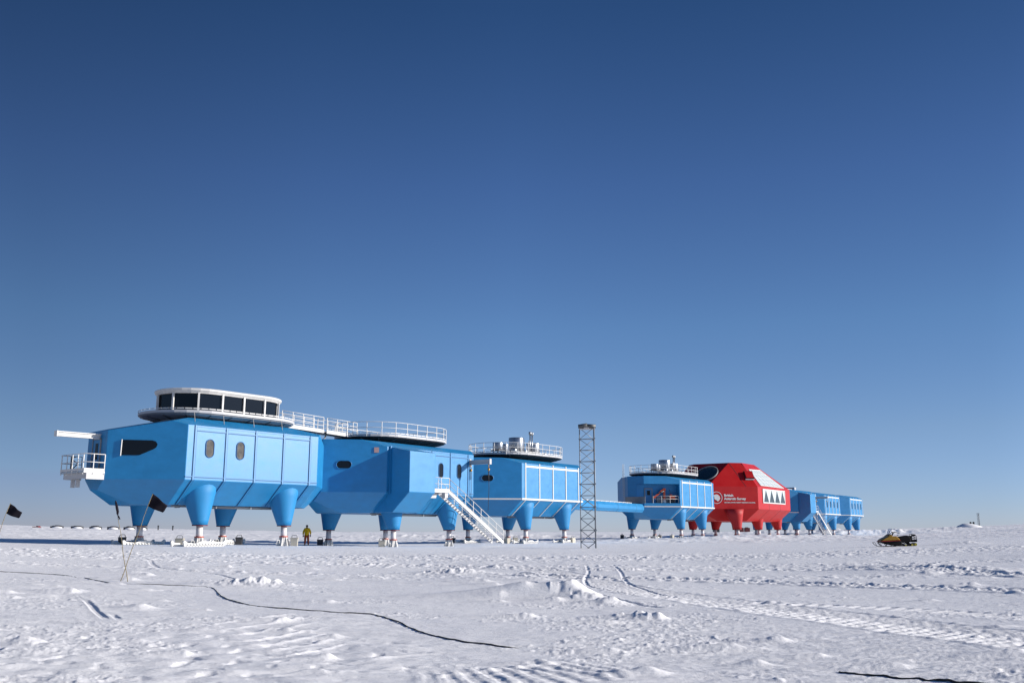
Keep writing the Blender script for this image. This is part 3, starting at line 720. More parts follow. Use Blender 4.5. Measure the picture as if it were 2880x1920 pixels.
# ---- modules 3 and 4 : plant decks
def plant(t, k):
    z = 9.62; P = lambda u, s: (L_ / 2 + u, W_ / 2 + s)
    def tank(name, u, s, r, z0, z1, legs=True, m='steel'):
        x, y = P(u, s); b = MB(); b.lathe([(r * .97, z0), (r, z0 + .03), (r, z1 - .06), (r * .97, z1)], x, y, 28)
        o = obj(name, b, m, t)
        for zz in (z0 + (z1 - z0) * .33, z0 + (z1 - z0) * .66):
            pass
        b = MB(); b.lathe([(r + .012, z0 + (z1 - z0) * .5), (r + .012, z0 + (z1 - z0) * .5 + .04)], x, y, 28); obj('hoop', b, 'galv', o)
        if legs:
            b = MB()
            for j in range(4):
                tt = pi / 4 + j * pi / 2; b.bar((x + r * .85 * cos(tt), y + r * .85 * sin(tt), z - .02), (x + r * .85 * cos(tt), y + r * .85 * sin(tt), z0 + .02), .07)
            b.box(x - r, x + r, y - r, y + r, z0 - .08, z0); obj('stand', b, 'darksteel', o)
        return o
    tank('tank', .55, .4, .88, 10.05, 11.75)
    tank('tank', -3.1, .2, .58, 10.1, 10.95)
    tank('tank', -1.3, .6, .38, 10.1, 10.92)
    tank('tank', 4.5, .9, .8, 10.0, 11.45)
    tank('tank', -1.6, -.9, .33, 9.7, 10.3, False)
    tank('tank', 1.1, -.4, .3, 9.7, 10.35, False)
    tank('tank', 5.2, -.2, .28, 9.7, 10.3, False)
    for u, s, h in ((2.55, -.1, 2.75), (2.95, -.1, 2.72)):
        x, y = P(u, s); b = MB(); b.lathe([(.075, z - .02), (.075, z + h)], x, y, 12); st = obj('exhaust_stack', b, 'steel', t)
        b = MB(); b.lathe([(.17, z + h - .12), (.17, z + h + .2)], x, y, 14); obj('cap', b, 'galv', st)
    x, y = P(1.9, .3); b = MB(); b.tube([(x, y, z), (x, y, z + 1.95)] + [(x - .17 + .17 * cos(q), y, z + 1.95 + .2 * sin(q)) for q in (.5, 1.0, 1.6, 2.2, 2.8, 3.3)], .05, 8); obj('vent_pipe', b, 'darksteel', t)
    x, y = P(2.15, -.2); b = MB(); b.tube([(x, y, z), (x, y, z + 1.9)], .05, 8); b.tube([(x - .5, y, z), (x - .5, y, z + 1.3)], .035, 8); obj('vent_pipe', b, 'white', t)
    x, y = P(5.0, .8); b = MB(); b.tube([(x, y, z), (x, y, z + 1.2)], .06, 8); obj('vent_pipe', b, 'darksteel', t)
    x, y = P(-.9, -1.7); b = MB(); b.box(x - 1.8, x + 1.9, y - .4, y + .4, z - .02, z + .28); obj('plinth', b, 'grey', t)
m3 = module(3, 'blue module with white ribs and plant deck, just left of the lattice mast', 'white')
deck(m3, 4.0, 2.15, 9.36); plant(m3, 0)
oval_window(m3, cham_m(3.65, 6.72), 1.2, .62, 'glass', 'bluetrim')
m4 = module(4, 'blue module with white ribs and plant deck, partly hiding the red module', 'white')
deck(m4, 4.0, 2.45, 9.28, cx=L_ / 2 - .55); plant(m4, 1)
# recess in the end of module 4 for the loading terrace
def recess(t):
    hull = [c for c in t.children if c.name.startswith('hull')][0]
    Mx = cham_m(0, 0, 0)
    b = MB(); b.prism([Mx @ Vector(p) for p in ((-.12, 5.05, .5), (-6.2, 5.05, .5), (-6.2, 7.75, .5), (-.12, 7.75, .5))], Mx.to_3x3() @ Vector((0, 0, -1.75)))
    cut = obj('cutter', b, 'blue', None)
    md = hull.modifiers.new('cut', 'BOOLEAN'); md.object = cut; md.operation = 'DIFFERENCE'; md.solver = 'EXACT'
    hull.parent = None; bpy.context.view_layer.update()
    dg = bpy.context.evaluated_depsgraph_get(); me = bpy.data.meshes.new_from_object(hull.evaluated_get(dg))
    hull.modifiers.clear(); hull.data = me; hull.parent = t
    bpy.data.objects.remove(cut)
recess(m4)
Mx = cham_m(0, 0, 0)
def cb(x0, x1, y0, y1, z0, z1): # box in facet space: x right, y up, z out
    b = MB(); b.box(x0, x1, y0, y1, z0, z1, Mx); return b
dr = obj('door', cb(-4.85, -3.85, 5.08, 7.05, -1.26, -1.18), 'bluetrim', m4)
b = cb(-4.95, -4.83, 5.07, 7.17, -1.26, -1.14); b.box(-3.87, -3.75, 5.07, 7.17, -1.26, -1.14, Mx); b.box(-4.83, -3.87, 7.05, 7.17, -1.26, -1.14, Mx); obj('frame', b, 'grey', dr)
obj('pane', cb(-4.55, -4.1, 6.2, 6.85, -1.19, -1.15), 'glass', dr)
b = MB()
P = [Mx @ Vector(p) for p in ((-.25, 5.06, -.12), (-4.0, 5.06, -.12))]
railing(m4, P, 1.0, 1.25, name='railing', mid=(.6,))
b = cb(-3.2, -.6, 5.06, 5.95, -1.24, -1.0); b.box(-.95, -.5, 5.06, 6.2, -1.2, -.7, Mx); obj('store_box', b, 'grey', m4)
b = MB()
P4 = Vector((-C_ - .6, 0, 0))
b.box(-C_ - .05, -C_ + .0, C_ - .2, W_ - C_ + .4, 5.0, 5.95); obj('end_screen', b, 'grey', m4)
b = MB()
for yy in (7.15, 7.6):
    xx = -(W_ - yy) * 1.0 - .2
    b.bar((xx, yy + .1, 5.2), (xx, yy + .1, 10.7), .05)
for i in range(16): b.bar((-3.25, 7.25, 5.4 + i * .33), (-2.8, 7.7, 5.4 + i * .33), .03)
obj('access_ladder', b, 'galv', m4)
# loader crane on the terrace
lc = thing('loader_crane', 'orange folding loader crane on the end terrace of the second plant deck module', 'crane', to_world(m4, Mx @ Vector((-2.15, 5.06, -.75))), m4.rotation_euler[2] - pi / 4)
b = MB(); b.lathe([(.28, 0), (.28, .45), (.16, .5)], 0, 0, 12); obj('pedestal', b, 'white', lc)
b = MB(); b.bar((0, 0, .45), (0, 0, 1.9), .26); b.bar((0, 0, 1.75), (0, 0, 2.1), .36); obj('column', b, 'orange', lc)
b = MB(); b.bar((0, -.1, 2.0), (-.55, -.1, 1.6), .26, .26); b.bar((-.5, -.1, 1.65), (-1.6, -.1, .75), .2, .24); obj('boom', b, 'orange', lc)
b = MB(); b.tube([(-.1, -.28, 1.7), (-1.1, -.28, 1.3)], .07, 8); obj('ram', b, 'darksteel', lc)
b = MB(); b.tube([(-1.5, -.1, .8), (-1.75, -.1, .45)], .06, 8); obj('grab', b, 'darksteel', lc)
b = MB(); b.box(.75, 1.45, -.5, .2, .55, 1.05); b.box(.8, 1.05, -.4, .1, 1.05, 1.25); obj('winch_housing', b, 'orange', lc)
b = MB(); b.tube([(.9, -.1, 0), (.85, -.1, .6)], .1, 8); b.tube([(1.35, -.1, 0), (1.35, -.1, .6)], .1, 8); b.tube([(.9, -.1, 1.2), (.75, -.1, 1.9)], .04, 8); obj('stand', b, 'darksteel', lc)

# ---- module 6, 7, 8
m6 = porch_module(6, 'blue module with porch and stair just right of the red module')
b = MB(); b.box(1.0, 6.5, 3, 7, 8.8, 9.15); b.box(6.5, 7.4, 2.6, 4.4, 8.8, 9.5); obj('roof_hatch', b, 'beam', m6)
W4 = tuple((1.86 + 2.52 * i, 6.55, .42, 1.25, 'glass') for i in range(4))
m7 = module(7, 'second blue module from the right end of the row, four narrow windows', 'white', windows=W4)
m8 = module(8, 'last blue module at the right end of the row, four narrow windows', 'white', windows=W4)

# ------------------------------------------------------------------ red module
def red_module():
    mx, my, hd, g = RED; L, W, c = 15.4, 15.2, 5.9
    t = thing('station_module', 'large red two storey module with sloping glazing and white lettering', 'station module', (mx, my, g), radians(90 - hd), 'raised station modules')
    z0, z1, z2, zt = 2.75, 4.65, 8.2, 12.2; ins = 2.2
    P = [((0, 0, z0), (0, 0, -1)), ((0, 0, 0), (0, -1, 0)), ((0, W, 0), (0, 1, 0)), ((-c, 0, 0), (-1, 0, 0)), ((L + c, 0, 0), (1, 0, 0)), ((0, 0, zt), (0, 0, 1))]
    for sx in (0, 1):
        for sy in (0, 1):
            o = Vector((L if sx else 0, W if sy else 0, 0)); n = Vector((1 if sx else -1, 1 if sy else -1, 0)).normalized()
            P.append((o, n)); P.append((o + Vector((0, 0, z1)), (n * (z1 - z0) + Vector((0, 0, -ins * R2))).normalized()))
            if not sx: P.append((o + Vector((0, 0, z2)), (n * 1.0 + Vector((0, 0, .69))).normalized()))
            else: P.append((o + Vector((0, 0, z2)), (n * .5 + Vector((0, 0, 1.0))).normalized()))
    for sy in (0, 1):
        n = Vector((0, 1 if sy else -1, 0)); o = Vector((0, W if sy else 0, 0))
        P.append((o + Vector((0, 0, z1)), (n * (z1 - z0) + Vector((0, 0, -ins))).normalized()))
        P.append((o + Vector((0, 0, z2)), (n * 4.0 + Vector((0, 0, 2.9))).normalized()))
    P.append(((-.6, 0, zt), Vector((-.74, 0, 1)).normalized()))
    P.append(((6.7, 0, zt), Vector((.46, 0, 1)).normalized()))
    P.append(((-c, 0, 3.9), Vector((-.475, 0, -1)).normalized())); P.append(((L + c, 0, 3.9), Vector((.475, 0, -1)).normalized()))
    obj('hull', polytope(P, (-c - 1, -1, 0), (L + c + 1, W + 1, 15), .05), 'red', t)
    # panel joints
    Cm = cham_m(0, 0, 0)
    for (a_, b_) in ((Vector((-1.41, 1.41, 8.2)), Vector((-.6, 4.5, 12.2))),):
        n = Vector((-1, -1, .98)).normalized(); bb = MB(); bb.bar(a_ + n * .0, b_ + n * .0, .10, .03, n); obj('joint', bb, 'reddark', t)
    for x in (4.9, 10.3):
        bb = MB(); bb.box(x - .04, x + .04, -.012, .01, z1, 5.9); sl = Vector((0, ins, z0 - z1)); nn = Vector((0, -(z1 - z0), -ins)).normalized()
        p0 = Vector((x, 0, z1)); bb.bar(p0, p0 + sl * .98, .08, .02, nn); obj('joint', bb, 'reddark', t)
    nS = Vector((0, -4.0, 2.9)).normalized(); dS = Vector((0, 2.9, 4.0)).normalized()
    def S(x, d, o=0): return Vector((x, 0, z2)) + dS * d + nS * o
    for x in (.9, 3.5, 5.8):
        bb = MB(); bb.bar(S(x, .1, 0), S(x, 4.8, 0), .07, .02, nS); obj('joint', bb, 'reddark', t)
    # sloping translucent glazing
    q = [(1.55, .25), (12.5, .25), (8.2, 3.35), (2.4, 3.35)]
    q = [(1.75, .30), (12.6, .22), (7.3, 3.75), (1.85, 3.55)]
    bb = MB(); bb.prism([S(x, d, -.03) for x, d in q], nS * .10); gl = obj('skylight', bb, 'panel', t)
    bb = MB()
    for i in range(4): bb.bar(S(*q[i], .08), S(*q[(i + 1) % 4], .08), .14, .06, nS)
    for f in (.25, .5, .75):
        a_ = S(q[0][0] + (q[3][0] - q[0][0]) * f, q[0][1] + (q[3][1] - q[0][1]) * f, .08); b_ = S(q[1][0] + (q[2][0] - q[1][0]) * f, q[1][1] + (q[2][1] - q[1][1]) * f, .08); bb.bar(a_, b_, .07, .04, nS)
    for f in (.2, .4, .6, .8):
        a_ = S(q[0][0] + (q[1][0] - q[0][0]) * f, q[0][1], .08); b_ = S(q[3][0] + (q[2][0] - q[3][0]) * f, q[3][1], .08); bb.bar(a_, b_, .06, .04, nS)
    obj('frame', bb, 'white', gl)
    # window band with four dark triangles
    x0, x1, za, zb = 2.1, 12.6, 5.75, 7.85
    bb = MB(); bb.box(x0, x1, -.06, .02, za, zb); wn = obj('window_band', bb, 'panel', t)
    bb = MB(); bb.box(x0 - .1, x1 + .1, -.10, -.055, za - .1, za + .06); bb.box(x0 - .1, x1 + .1, -.10, -.055, zb - .06, zb + .1)
    bb.box(x0 - .1, x0 + .06, -.10, -.055, za, zb); bb.box(x1 - .06, x1 + .1, -.10, -.055, za, zb); obj('frame', bb, 'white', wn)
    wd = (x1 - x0) / 4
    for i in range(4):
        a0 = x0 + wd * i + .35; bb = MB(); bb.prism([(a0, -.075, za + .08), (a0 + wd - .45, -.075, za + .08), (a0 + wd / 2 - .35, -.075, zb - .15)], (0, .03, 0)); obj('pane', bb, 'tri', wn)
        bb = MB(); bb.bar((a0 + wd / 2 - .3, -.085, zb - .1), (a0 + wd - .4, -.085, za + .1), .05, .03, (0, -1, 0)); obj('glazing_bar', bb, 'grey', wn)
    # dome window on the end slope
    nE = Vector((-.74, 0, 1)).normalized(); dE = Vector((-1, 0, -.74)).normalized(); c0 = Vector((-3.1, 7.4, 12.2 - 2.5 * .74)) + nE * .02
    ring = lambda r1_, r2_, o: [c0 + nE * o + Vector((0, 1, 0)) * (r1_ * cos(2 * pi * j / 32)) + dE * (r2_ * sin(2 * pi * j / 32)) for j in range(32)]
    bb = MB(); bb.loft([ring(1.95, 2.15, -.05), ring(1.95, 2.15, .12), ring(1.8, 2.0, .14), ring(1.75, 1.95, .02)], True, False); dw = obj('round_window', bb, 'grey', t)
    bb = MB(); bb.loft([ring(1.78, 1.98, -.02), ring(1.78, 1.98, .04), ring(1.2, 1.35, .09), ring(.1, .1, .11)], True); obj('pane', bb, 'dome', dw)
    # roof hatch
    nR = Vector((-1, -1, .98)).normalized(); c1 = Vector((.2, 1.55, 10.0)); ux = Vector((1, -1, 0)).normalized(); uy = nR.cross(ux)
    base = Vector((-0, -0, 8.2)); c1 = c1 - nR * ((c1 - base).dot(nR))
    bb = MB(); cs = [(-.75, -.75), (.75, -.75), (.75, .75), (-.75, .75)]
    bb.prism([c1 + ux * a_ + uy * b_ - nR * .05 for a_, b_ in cs], nR * .4); ht = obj('roof_hatch', bb, 'reddark', t)
    bb = MB(); bb.prism([c1 + ux * a_ * .85 + uy * b_ * .85 + nR * .33 for a_, b_ in cs], nR * .08); obj('lid', bb, 'red', ht)
    bb = MB(); bb.bar(c1 + ux * -.75 + uy * -.78 + nR * .1, c1 + ux * .8 + uy * -.78 + nR * .1, .16, .16); obj('sill', bb, 'beam', ht)
    # lettering and roundel
    def text(s, size, q, z, bold=0.0, name='lettering', width=None):
        cu = bpy.data.curves.new(name, 'FONT'); cu.body = s; cu.size = size; cu.extrude = .012; cu.offset = bold; cu.resolution_u = 3
        to = bpy.data.objects.new(name, cu); COL.objects.link(to); bpy.context.view_layer.update()
        dg = bpy.context.evaluated_depsgraph_get(); me = bpy.data.meshes.new_from_object(to.evaluated_get(dg))
        bpy.data.objects.remove(to)
        xs = [v.co.x for v in me.vertices]; k = (width / (max(xs) - min(xs))) if width else 1
        for v in me.vertices: v.co = cham_m(q, z, .025) @ Vector((v.co.x * k, v.co.y, v.co.z))
        me.materials.clear(); me.materials.append(M['white'])
        o = bpy.data.objects.new(name, me); COL.objects.link(o); o.parent = t
    text('British', .52, 5.84, 6.62, .022, width=1.55)
    text('Antarctic Survey', .52, 5.84, 6.10, .022, width=3.75)
    text('NATURAL ENVIRONMENT RESEARCH COUNCIL', .21, 5.84, 5.60, .010, width=5.3)
    bb = MB(); n = 48; Cx = cham_m(7.1, 6.42, .03)
    bb.loft([[Cx @ Vector((r * cos(2 * pi * j / n), r * sin(2 * pi * j / n), z)) for j in range(n)] for r, z in ((.96, -.03), (.96, .01), (.88, .01), (.88, -.03))], False, False); ob = obj('roundel_ring', bb, 'white', t)
    out = [(-.45, .42), (-.2, .50), (.05, .52), (.28, .44), (.38, .30), (.52, .22), (.55, 0), (.62, -.15), (.45, -.32), (.36, -.50), (.12, -.56), (-.02, -.42), (-.12, -.36), (-.28, -.30), (-.42, -.12), (-.38, .08), (-.52, .2), (-.72, .38), (-.62, .44)]
    bb = MB(); bb.prism([Cx @ Vector((x, y, -.03)) for x, y in out], Cx.to_3x3() @ Vector((0, 0, .045))); obj('map_emblem', bb, 'white', t)
    for (x, y, iy) in ((-3, 2.5, 1), (6.3, 2.5, 1), (15.5, 2.5, 1), (-3, 10.2, -1), (6.3, 10.2, -1), (15.5, 10.2, -1)):
        make_leg(t, x, y, iy, 'redleg', k=1.1, skang=.25)
    b = MB()
    for i in range(7): xx = L + c + i * .16; b.box(xx, xx + .1, 6.3, 8.9, 4.4, 7.4 + .02 * (i % 2))
    obj('link_bellows', b, 'reddark', t)
    return t
m5 = red_module()

# ------------------------------------------------------------------ enclosed bridge between the two halves
pa = to_world(m3, (L_ + C_ - .2, 4.6, 4.45)); pb = to_world(m4, (-C_ - .1, 4.6, 4.3))
ln = (pb - pa).length; ang = atan2(pb.y - pa.y, pb.x - pa.x)
br = thing('link_bridge', 'long pale blue enclosed tube bridge between the two plant deck modules', 'bridge', (pa.x, pa.y, pa.z - 4.4), ang)
hp = pb.z - pa.z
def octr(x, k=1.0): return [Vector((x, y * k, 4.4 + (z) * k + hp * x / ln)) for y, z in ((-.95, -.2), (-.95, .2), (-.7, .58), (.7, .58), (.95, .2), (.95, -.2), (.65, -.58), (-.65, -.58))]
b = MB(); b.loft([octr(0), octr(ln - .45), octr(ln, .82)], False); obj('tube', b, 'blue', br)
for xx in (ln * .3, ln * .58, ln * .86):
    b = MB(); b.loft([octr(xx, 1.012), octr(xx + .07, 1.012)], False, False); obj('joint_ring', b, 'bluegroove', br)
b = MB(); b.tube([(0, -.6, 5.06), (ln * .8, -.6, 5.06 + hp * .8)], .05, 6)
for i in range(14): b.box(i * ln * .8 / 13, i * ln * .8 / 13 + .25, -.68, -.5, 4.97 + hp * .8 * i / 13, 5.1 + hp * .8 * i / 13)
obj('cable_tray', b, 'white', br)

# ------------------------------------------------------------------ roof walkway between modules 1 and 2
pa = to_world(m1, (L_ / 2 + 5.3, W_ / 2 - .4, 9.36)); pb = to_world(m2, (L_ / 2 - 5.2, W_ / 2 + .1, 9.36))
ln = (pb - pa).length; ang = atan2(pb.y - pa.y, pb.x - pa.x); sl = (pb.z - pa.z) / ln
wk = thing('roof_walkway', 'white railed walkway joining the drum deck to the railed oval deck beside it', 'walkway', pa, ang)
b = MB(); b.bar((-.4, 0, 0.12), (ln + .4, 0, .12 + sl * ln), 1.1, .1); obj('grating', b, 'darksteel', wk)
for sy in (-1, 1):
    b = MB()
    for q0, q1 in ((-.4, ln * .56), (ln * .6, ln + .5)):
        b.bar((q0, sy * .6, .14 + sl * q0), (q1, sy * .6, .14 + sl * q1), .05, .3)
    obj('side_beam', b, 'white', wk)
    for q0, q1 in ((-.1, ln * .55), (ln * .6, ln + .3)):
        railing(wk, [Vector((q0, sy * .62, .26 + sl * q0)), Vector((q1, sy * .62, .26 + sl * q1))], 1.05, 1.15, mid=(.33, .66))
b = MB(); b.bar((ln * .5, 0, .05), (ln * .57, 0, -1.5), .09); b.bar((ln * .68, 0, .05), (ln * .57, 0, -1.5), .09); obj('brace', b, 'darksteel', wk)

# ------------------------------------------------------------------ lattice mast
def lattice(root, side, z0, z1, bays, r_leg, r_br, dbl=0.0, mtl='mast'):
    A = [Vector((side / sqrt(3) * cos(t), side / sqrt(3) * sin(t), 0)) for t in (radians(158), radians(-42), radians(38))]
    for a_ in A:
        b = MB(); b.tube([a_ + Vector((0, 0, z0)), a_ + Vector((0, 0, z1))], r_leg, 8); obj('mast_leg', b, mtl, root)
    b = MB(); h = (z1 - z0) / bays
    for i in range(bays):
        za = z0 + i * h
        for j in range(3):
            p, q = A[j], A[(j + 1) % 3]
            b.tube([p + Vector((0, 0, za)), q + Vector((0, 0, za))], r_br, 5)
            if (i + j) % 2: p, q = q, p
            b.tube([p + Vector((0, 0, za)), q + Vector((0, 0, za + h))], r_br, 5)
            if za < z0 + dbl * (z1 - z0): b.tube([q + Vector((0, 0, za)), p + Vector((0, 0, za + h))], r_br, 5)
            if i % 2 == 0: b.box(A[j].x - .07, A[j].x + .07, A[j].y - .07, A[j].y + .07, za - .04, za + .06)
    obj('bracing', b, mtl, root)
    return A
mx_, my_ = 5.93, 74.0; mg = gz(mx_, my_)
ms = thing('lattice_mast', 'grey triangular lattice mast standing in the gap in the row', 'mast', (mx_, my_, mg), 0)
A = lattice(ms, 1.14, -.4, 9.25, 11, .038, .024, .45)
b = MB(); b.tube([(-.72, -.2, 9.33), (-.05, -.35, 9.43)], .15, 14); b.tube([(-.05, -.2, 9.38), (.62, -.1, 9.36)], .15, 14); b.box(-.7, .65, .1, .3, 9.22, 9.5); obj('antenna_panel', b, 'darksteel', ms)
b = MB(); b.box(-.3, .1, -.45, -.1, 9.18, 9.24); b.box(-.65, .6, -.3, .4, 9.13, 9.18); obj('head_plate', b, 'beam', ms)

# ------------------------------------------------------------------ control boxes by the legs
bx_proto = {}
def cbox(mod, u, s, dark, label, rz=.5):  # dark: same box as the cream ones, its shade painted in as colour
    p = to_world(mod, (u, s, 0)); key = dark
    z = max(gz(p.x, p.y), mod.location.z + .02)
    if key not in bx_proto:
        t = thing('control_box', label, 'box', (p.x, p.y, z), rz, 'boxes beside the module legs')
        b = MB(); b.prism([(-.24, -.2, -.1), (.24, -.2, -.1), (.28, -.2, .48), (-.28, -.2, .48)], (0, .4, 0)); obj('body', b, 'boxdarkshade' if dark else 'cream', t, bevel=.015)
        b = MB(); b.box(-.30, .30, -.22, .22, .48, .53); obj('lid', b, 'boxdarkshade' if dark else 'cream', t)
        b = MB(); b.tube([(-.2, 0, .5), (-.19, 0, .66), (-.14, 0, .71), (.14, 0, .71), (.19, 0, .66), (.2, 0, .5)], .028, 6); obj('handle', b, 'boxdarkshade' if dark else 'grey', t)
        bx_proto[key] = t; return t
    src = bx_proto[key]; r = src.copy(); COL.objects.link(r); r.location = (p.x, p.y, z); r.rotation_euler = (0, 0, rz); r['label'] = label
    for ch in list(src.children):
        c = ch.copy(); COL.objects.link(c); c.parent = r
    return r
sA, sB = 1.1, W_ - 1.1
N = {1: 'drum topped module', 2: 'leftmost porch module', 3: 'module left of the mast', 4: 'module before the red one'}
cbox(m1, .85, 1.5, False, 'cream box by the near left leg of the ' + N[1], .1)
cbox(m1, L_ - 1.45, .6, False, 'cream box by the near right leg of the ' + N[1], .1)
cbox(m1, .9, sB + .25, True, 'box with handle in painted shade by the far left leg of the ' + N[1], .3)
cbox(m1, L_ - .9, sB - .6, True, 'box with handle in painted shade by the far right leg of the ' + N[1], .1)
cbox(m2, 1.35, 1.7, False, 'cream box half hidden by near left leg of the ' + N[2], .1)
cbox(m2, 1.4, sB + .3, True, 'box in painted shade left of the far left leg of the ' + N[2], .2)
cbox(m3, .9, sB + 1.2, True, 'box in painted shade near the stair foot, by the ' + N[3], 1.0)
cbox(m3, .75, 2.5, False, 'cream box left of the near left leg of the ' + N[3], .9)
cbox(m3, L_ - 2.2, sB - 1.2, False, 'cream box right of the far right leg of the ' + N[3], .2)
cbox(m3, L_ - 1.2, .6, False, 'cream box right of the near right leg of the ' + N[3], .9)
cbox(m4, .9, sB + 1.0, True, 'tall box in painted shade by far left leg of the ' + N[4], 1.1)
cbox(m4, L_ - 1.2, sB - .4, True, 'box in painted shade by the far right leg of the ' + N[4], 1.1)
cbox(m4, .8, 1.9, False, 'cream box by the near left leg of the ' + N[4], .9)

# ------------------------------------------------------------------ flags on bamboo poles
def ray(x, y, Y):
    dx = (x - CX) / FPX; dy = (CY - y) / FPX
    d = Vector((dx, cos(PITCH) - dy * sin(PITCH), sin(PITCH) + dy * cos(PITCH))); return Vector((0, 0, CAMZ)) + d * (Y / d.y)
def marker(label, base, top, flagpts, Y0, dY, furled=False):
    pb_ = ray(*base, Y0); pb_.z = gz(pb_.x, pb_.y) - .1; pt = ray(*top, Y0 + dY)
    t = thing('marker_flag', label, 'flag', pb_, 0, 'black marker flags on bamboo poles')
    o = -pb_; b = MB(); n = 8
    pts = [(pb_.lerp(pt, i / n) + o + Vector((.012 * sin(i * 1.7), 0, 0))) for i in range(n + 1)]
    b.tube(pts, .010, 6, radii=[.0125 - .0008 * i for i in range(n + 1)])
    for i in range(1, 9):
        q = pb_.lerp(pt, i / 9) + o; b.tube([q, q + (pt - pb_).normalized() * .02], .0135, 6)
    obj('pole', b, 'bamboo', t)
    if not furled:
        c = [ray(x, y, Y0 + dY) + o for x, y in flagpts]   # top-hoist, top-fly, bottom-fly, bottom-hoist
        nu, nv = 10, 6; V = []; F = []
        for k in (0, 1):
            for i in range(nu + 1):
                for j in range(nv + 1):
                    u, v = i / nu, j / nv
                    p = c[0].lerp(c[1], u).lerp(c[3].lerp(c[2], u), v)
                    p = p + Vector((.01 * sin(6 * u + 3 * v), .05 * sin(7 * u + 2 * v) * u + (k * .006), .012 * sin(9 * v + 4 * u) * u)); V.append(p)
        B = (nu + 1) * (nv + 1); idx = lambda i, j, k: k * B + i * (nv + 1) + j
        for k in (0, 1):
            for i in range(nu):
                for j in range(nv): F.append((idx(i, j, k), idx(i + 1, j, k), idx(i + 1, j + 1, k), idx(i, j + 1, k)))
        for i in range(nu):
            for j in (0, nv): F.append((idx(i, j, 0), idx(i + 1, j, 0), idx(i + 1, j, 1), idx(i, j, 1)))
        for j in range(nv):
            for i in (0, nu): F.append((idx(i, j, 0), idx(i, j + 1, 0), idx(i, j + 1, 1), idx(i, j, 1)))
        b = MB(); b.add(V, F, True); obj('flag', b, 'flag', t)
    else:
        c = [ray(x, y, Y0 + dY) + o for x, y in flagpts]
        b = MB(); k = len(c); b.tube(c, .03, 7, radii=[.012, .032, .038, .036, .03, .012, .022, .016, .01][:k]); obj('flag', b, 'flag', t)
    return t
marker('black flag flying right from the bamboo pole leaning right', (336, 1628), (429, 1388), [(428.8, 1387), (470.6, 1420), (456, 1441), (414.5, 1422)], 27.6, .3)
marker('black flag hanging furled on the bamboo pole leaning left', (361.5, 1629), (326, 1409), [(325, 1407), (327, 1416), (329, 1428), (331, 1438), (330.5, 1444), (331.5, 1448), (334, 1453), (336.5, 1457), (337.5, 1460)], 27.4, 0, True)
marker('black flag at the far left edge, its pole leaning out of the frame', (-52, 1632), (28.6, 1414), [(28.6, 1415.5), (61, 1439), (50, 1457), (17, 1443)], 27.5, .3)

# ------------------------------------------------------------------ person
def skinned(name, chain, edges, radii, m, parent, root=0, sub=2):
    me = bpy.data.meshes.new(name); me.from_pydata([Vector(p) for p in chain], edges, []); o = bpy.data.objects.new(name, me); COL.objects.link(o)
    bm = bmesh.new(); bm.from_mesh(me); lay = bm.verts.layers.skin.verify(); bm.verts.ensure_lookup_table()
    for i, v in enumerate(bm.verts):
        r = radii[i]; v[lay].radius = r if isinstance(r, tuple) else (r, r); v[lay].use_root = (i == root)
    bm.to_mesh(me); bm.free()
    sm = o.modifiers.new('s', 'SKIN'); sm.use_smooth_shade = True
    ss = o.modifiers.new('d', 'SUBSURF'); ss.levels = sub; ss.render_levels = sub
    bpy.context.view_layer.update(); dg = bpy.context.evaluated_depsgraph_get(); nm = bpy.data.meshes.new_from_object(o.evaluated_get(dg))
    o.modifiers.clear(); o.data = nm; nm.materials.clear(); nm.materials.append(M[m])
    nm.polygons.foreach_set('use_smooth', [True] * len(nm.polygons)); o.parent = parent
    return o
px_, py_ = -18.05, 84.6
pz = gz(px_, py_)
pe = thing('person', 'person in yellow jacket and orange trousers standing between two blue modules', 'person', (px_, py_, pz - .02), radians(12))
# faces the camera (-y). x>0 is image right
J = dict(pelvis=(0, 0, .98), belly=(0, -.01, 1.12), chest=(0, -.01, 1.33), neck=(0, -.01, 1.52), head=(-.01, -.03, 1.64), crown=(-.01, -.02, 1.76),
         shL=(-.19, 0, 1.44), elL=(-.29, .01, 1.16), wrL=(-.30, -.05, .92), shR=(.19, 0, 1.44), elR=(.30, .02, 1.17), wrR=(.31, -.06, .94),
         hipL=(-.10, 0, .93), knL=(-.12, -.04, .50), anL=(-.13, .02, .10), toL=(-.15, -.16, .05), hipR=(.10, 0, .93), knR=(.13, -.05, .50), anR=(.16, .02, .10), toR=(.19, -.16, .05))
ks = list(J); ii = {k: i for i, k in enumerate(ks)}
E_ = [('pelvis', 'belly'), ('belly', 'chest'), ('chest', 'neck'), ('neck', 'head'), ('head', 'crown'), ('chest', 'shL'), ('shL', 'elL'), ('elL', 'wrL'), ('chest', 'shR'), ('shR', 'elR'), ('elR', 'wrR'),
      ('pelvis', 'hipL'), ('hipL', 'knL'), ('knL', 'anL'), ('anL', 'toL'), ('pelvis', 'hipR'), ('hipR', 'knR'), ('knR', 'anR'), ('anR', 'toR')]
rd = dict(pelvis=(.15, .12), belly=(.15, .12), chest=(.17, .12), neck=.055, head=(.085, .10), crown=(.06, .07), shL=.07, elL=.045, wrL=.033, shR=.07, elR=.045, wrR=.033,
          hipL=.09, knL=.06, anL=.042, toL=.04, hipR=.09, knR=.06, anR=.042, toR=.04)
skinned('body', [J[k] for k in ks], [(ii[a], ii[b_]) for a, b_ in E_], [rd[k] for k in ks], 'skin', pe)
b = MB()   # face features on the head
hx, hy, hz_ = J['head']
b.prism([(hx - .015, hy - .095, hz_ + .01), (hx + .015, hy - .095, hz_ + .01), (hx + .02, hy - .095, hz_ - .035), (hx - .02, hy - .095, hz_ - .035)], (0, -.03, -.005)); obj('nose', b, 'skin', pe)
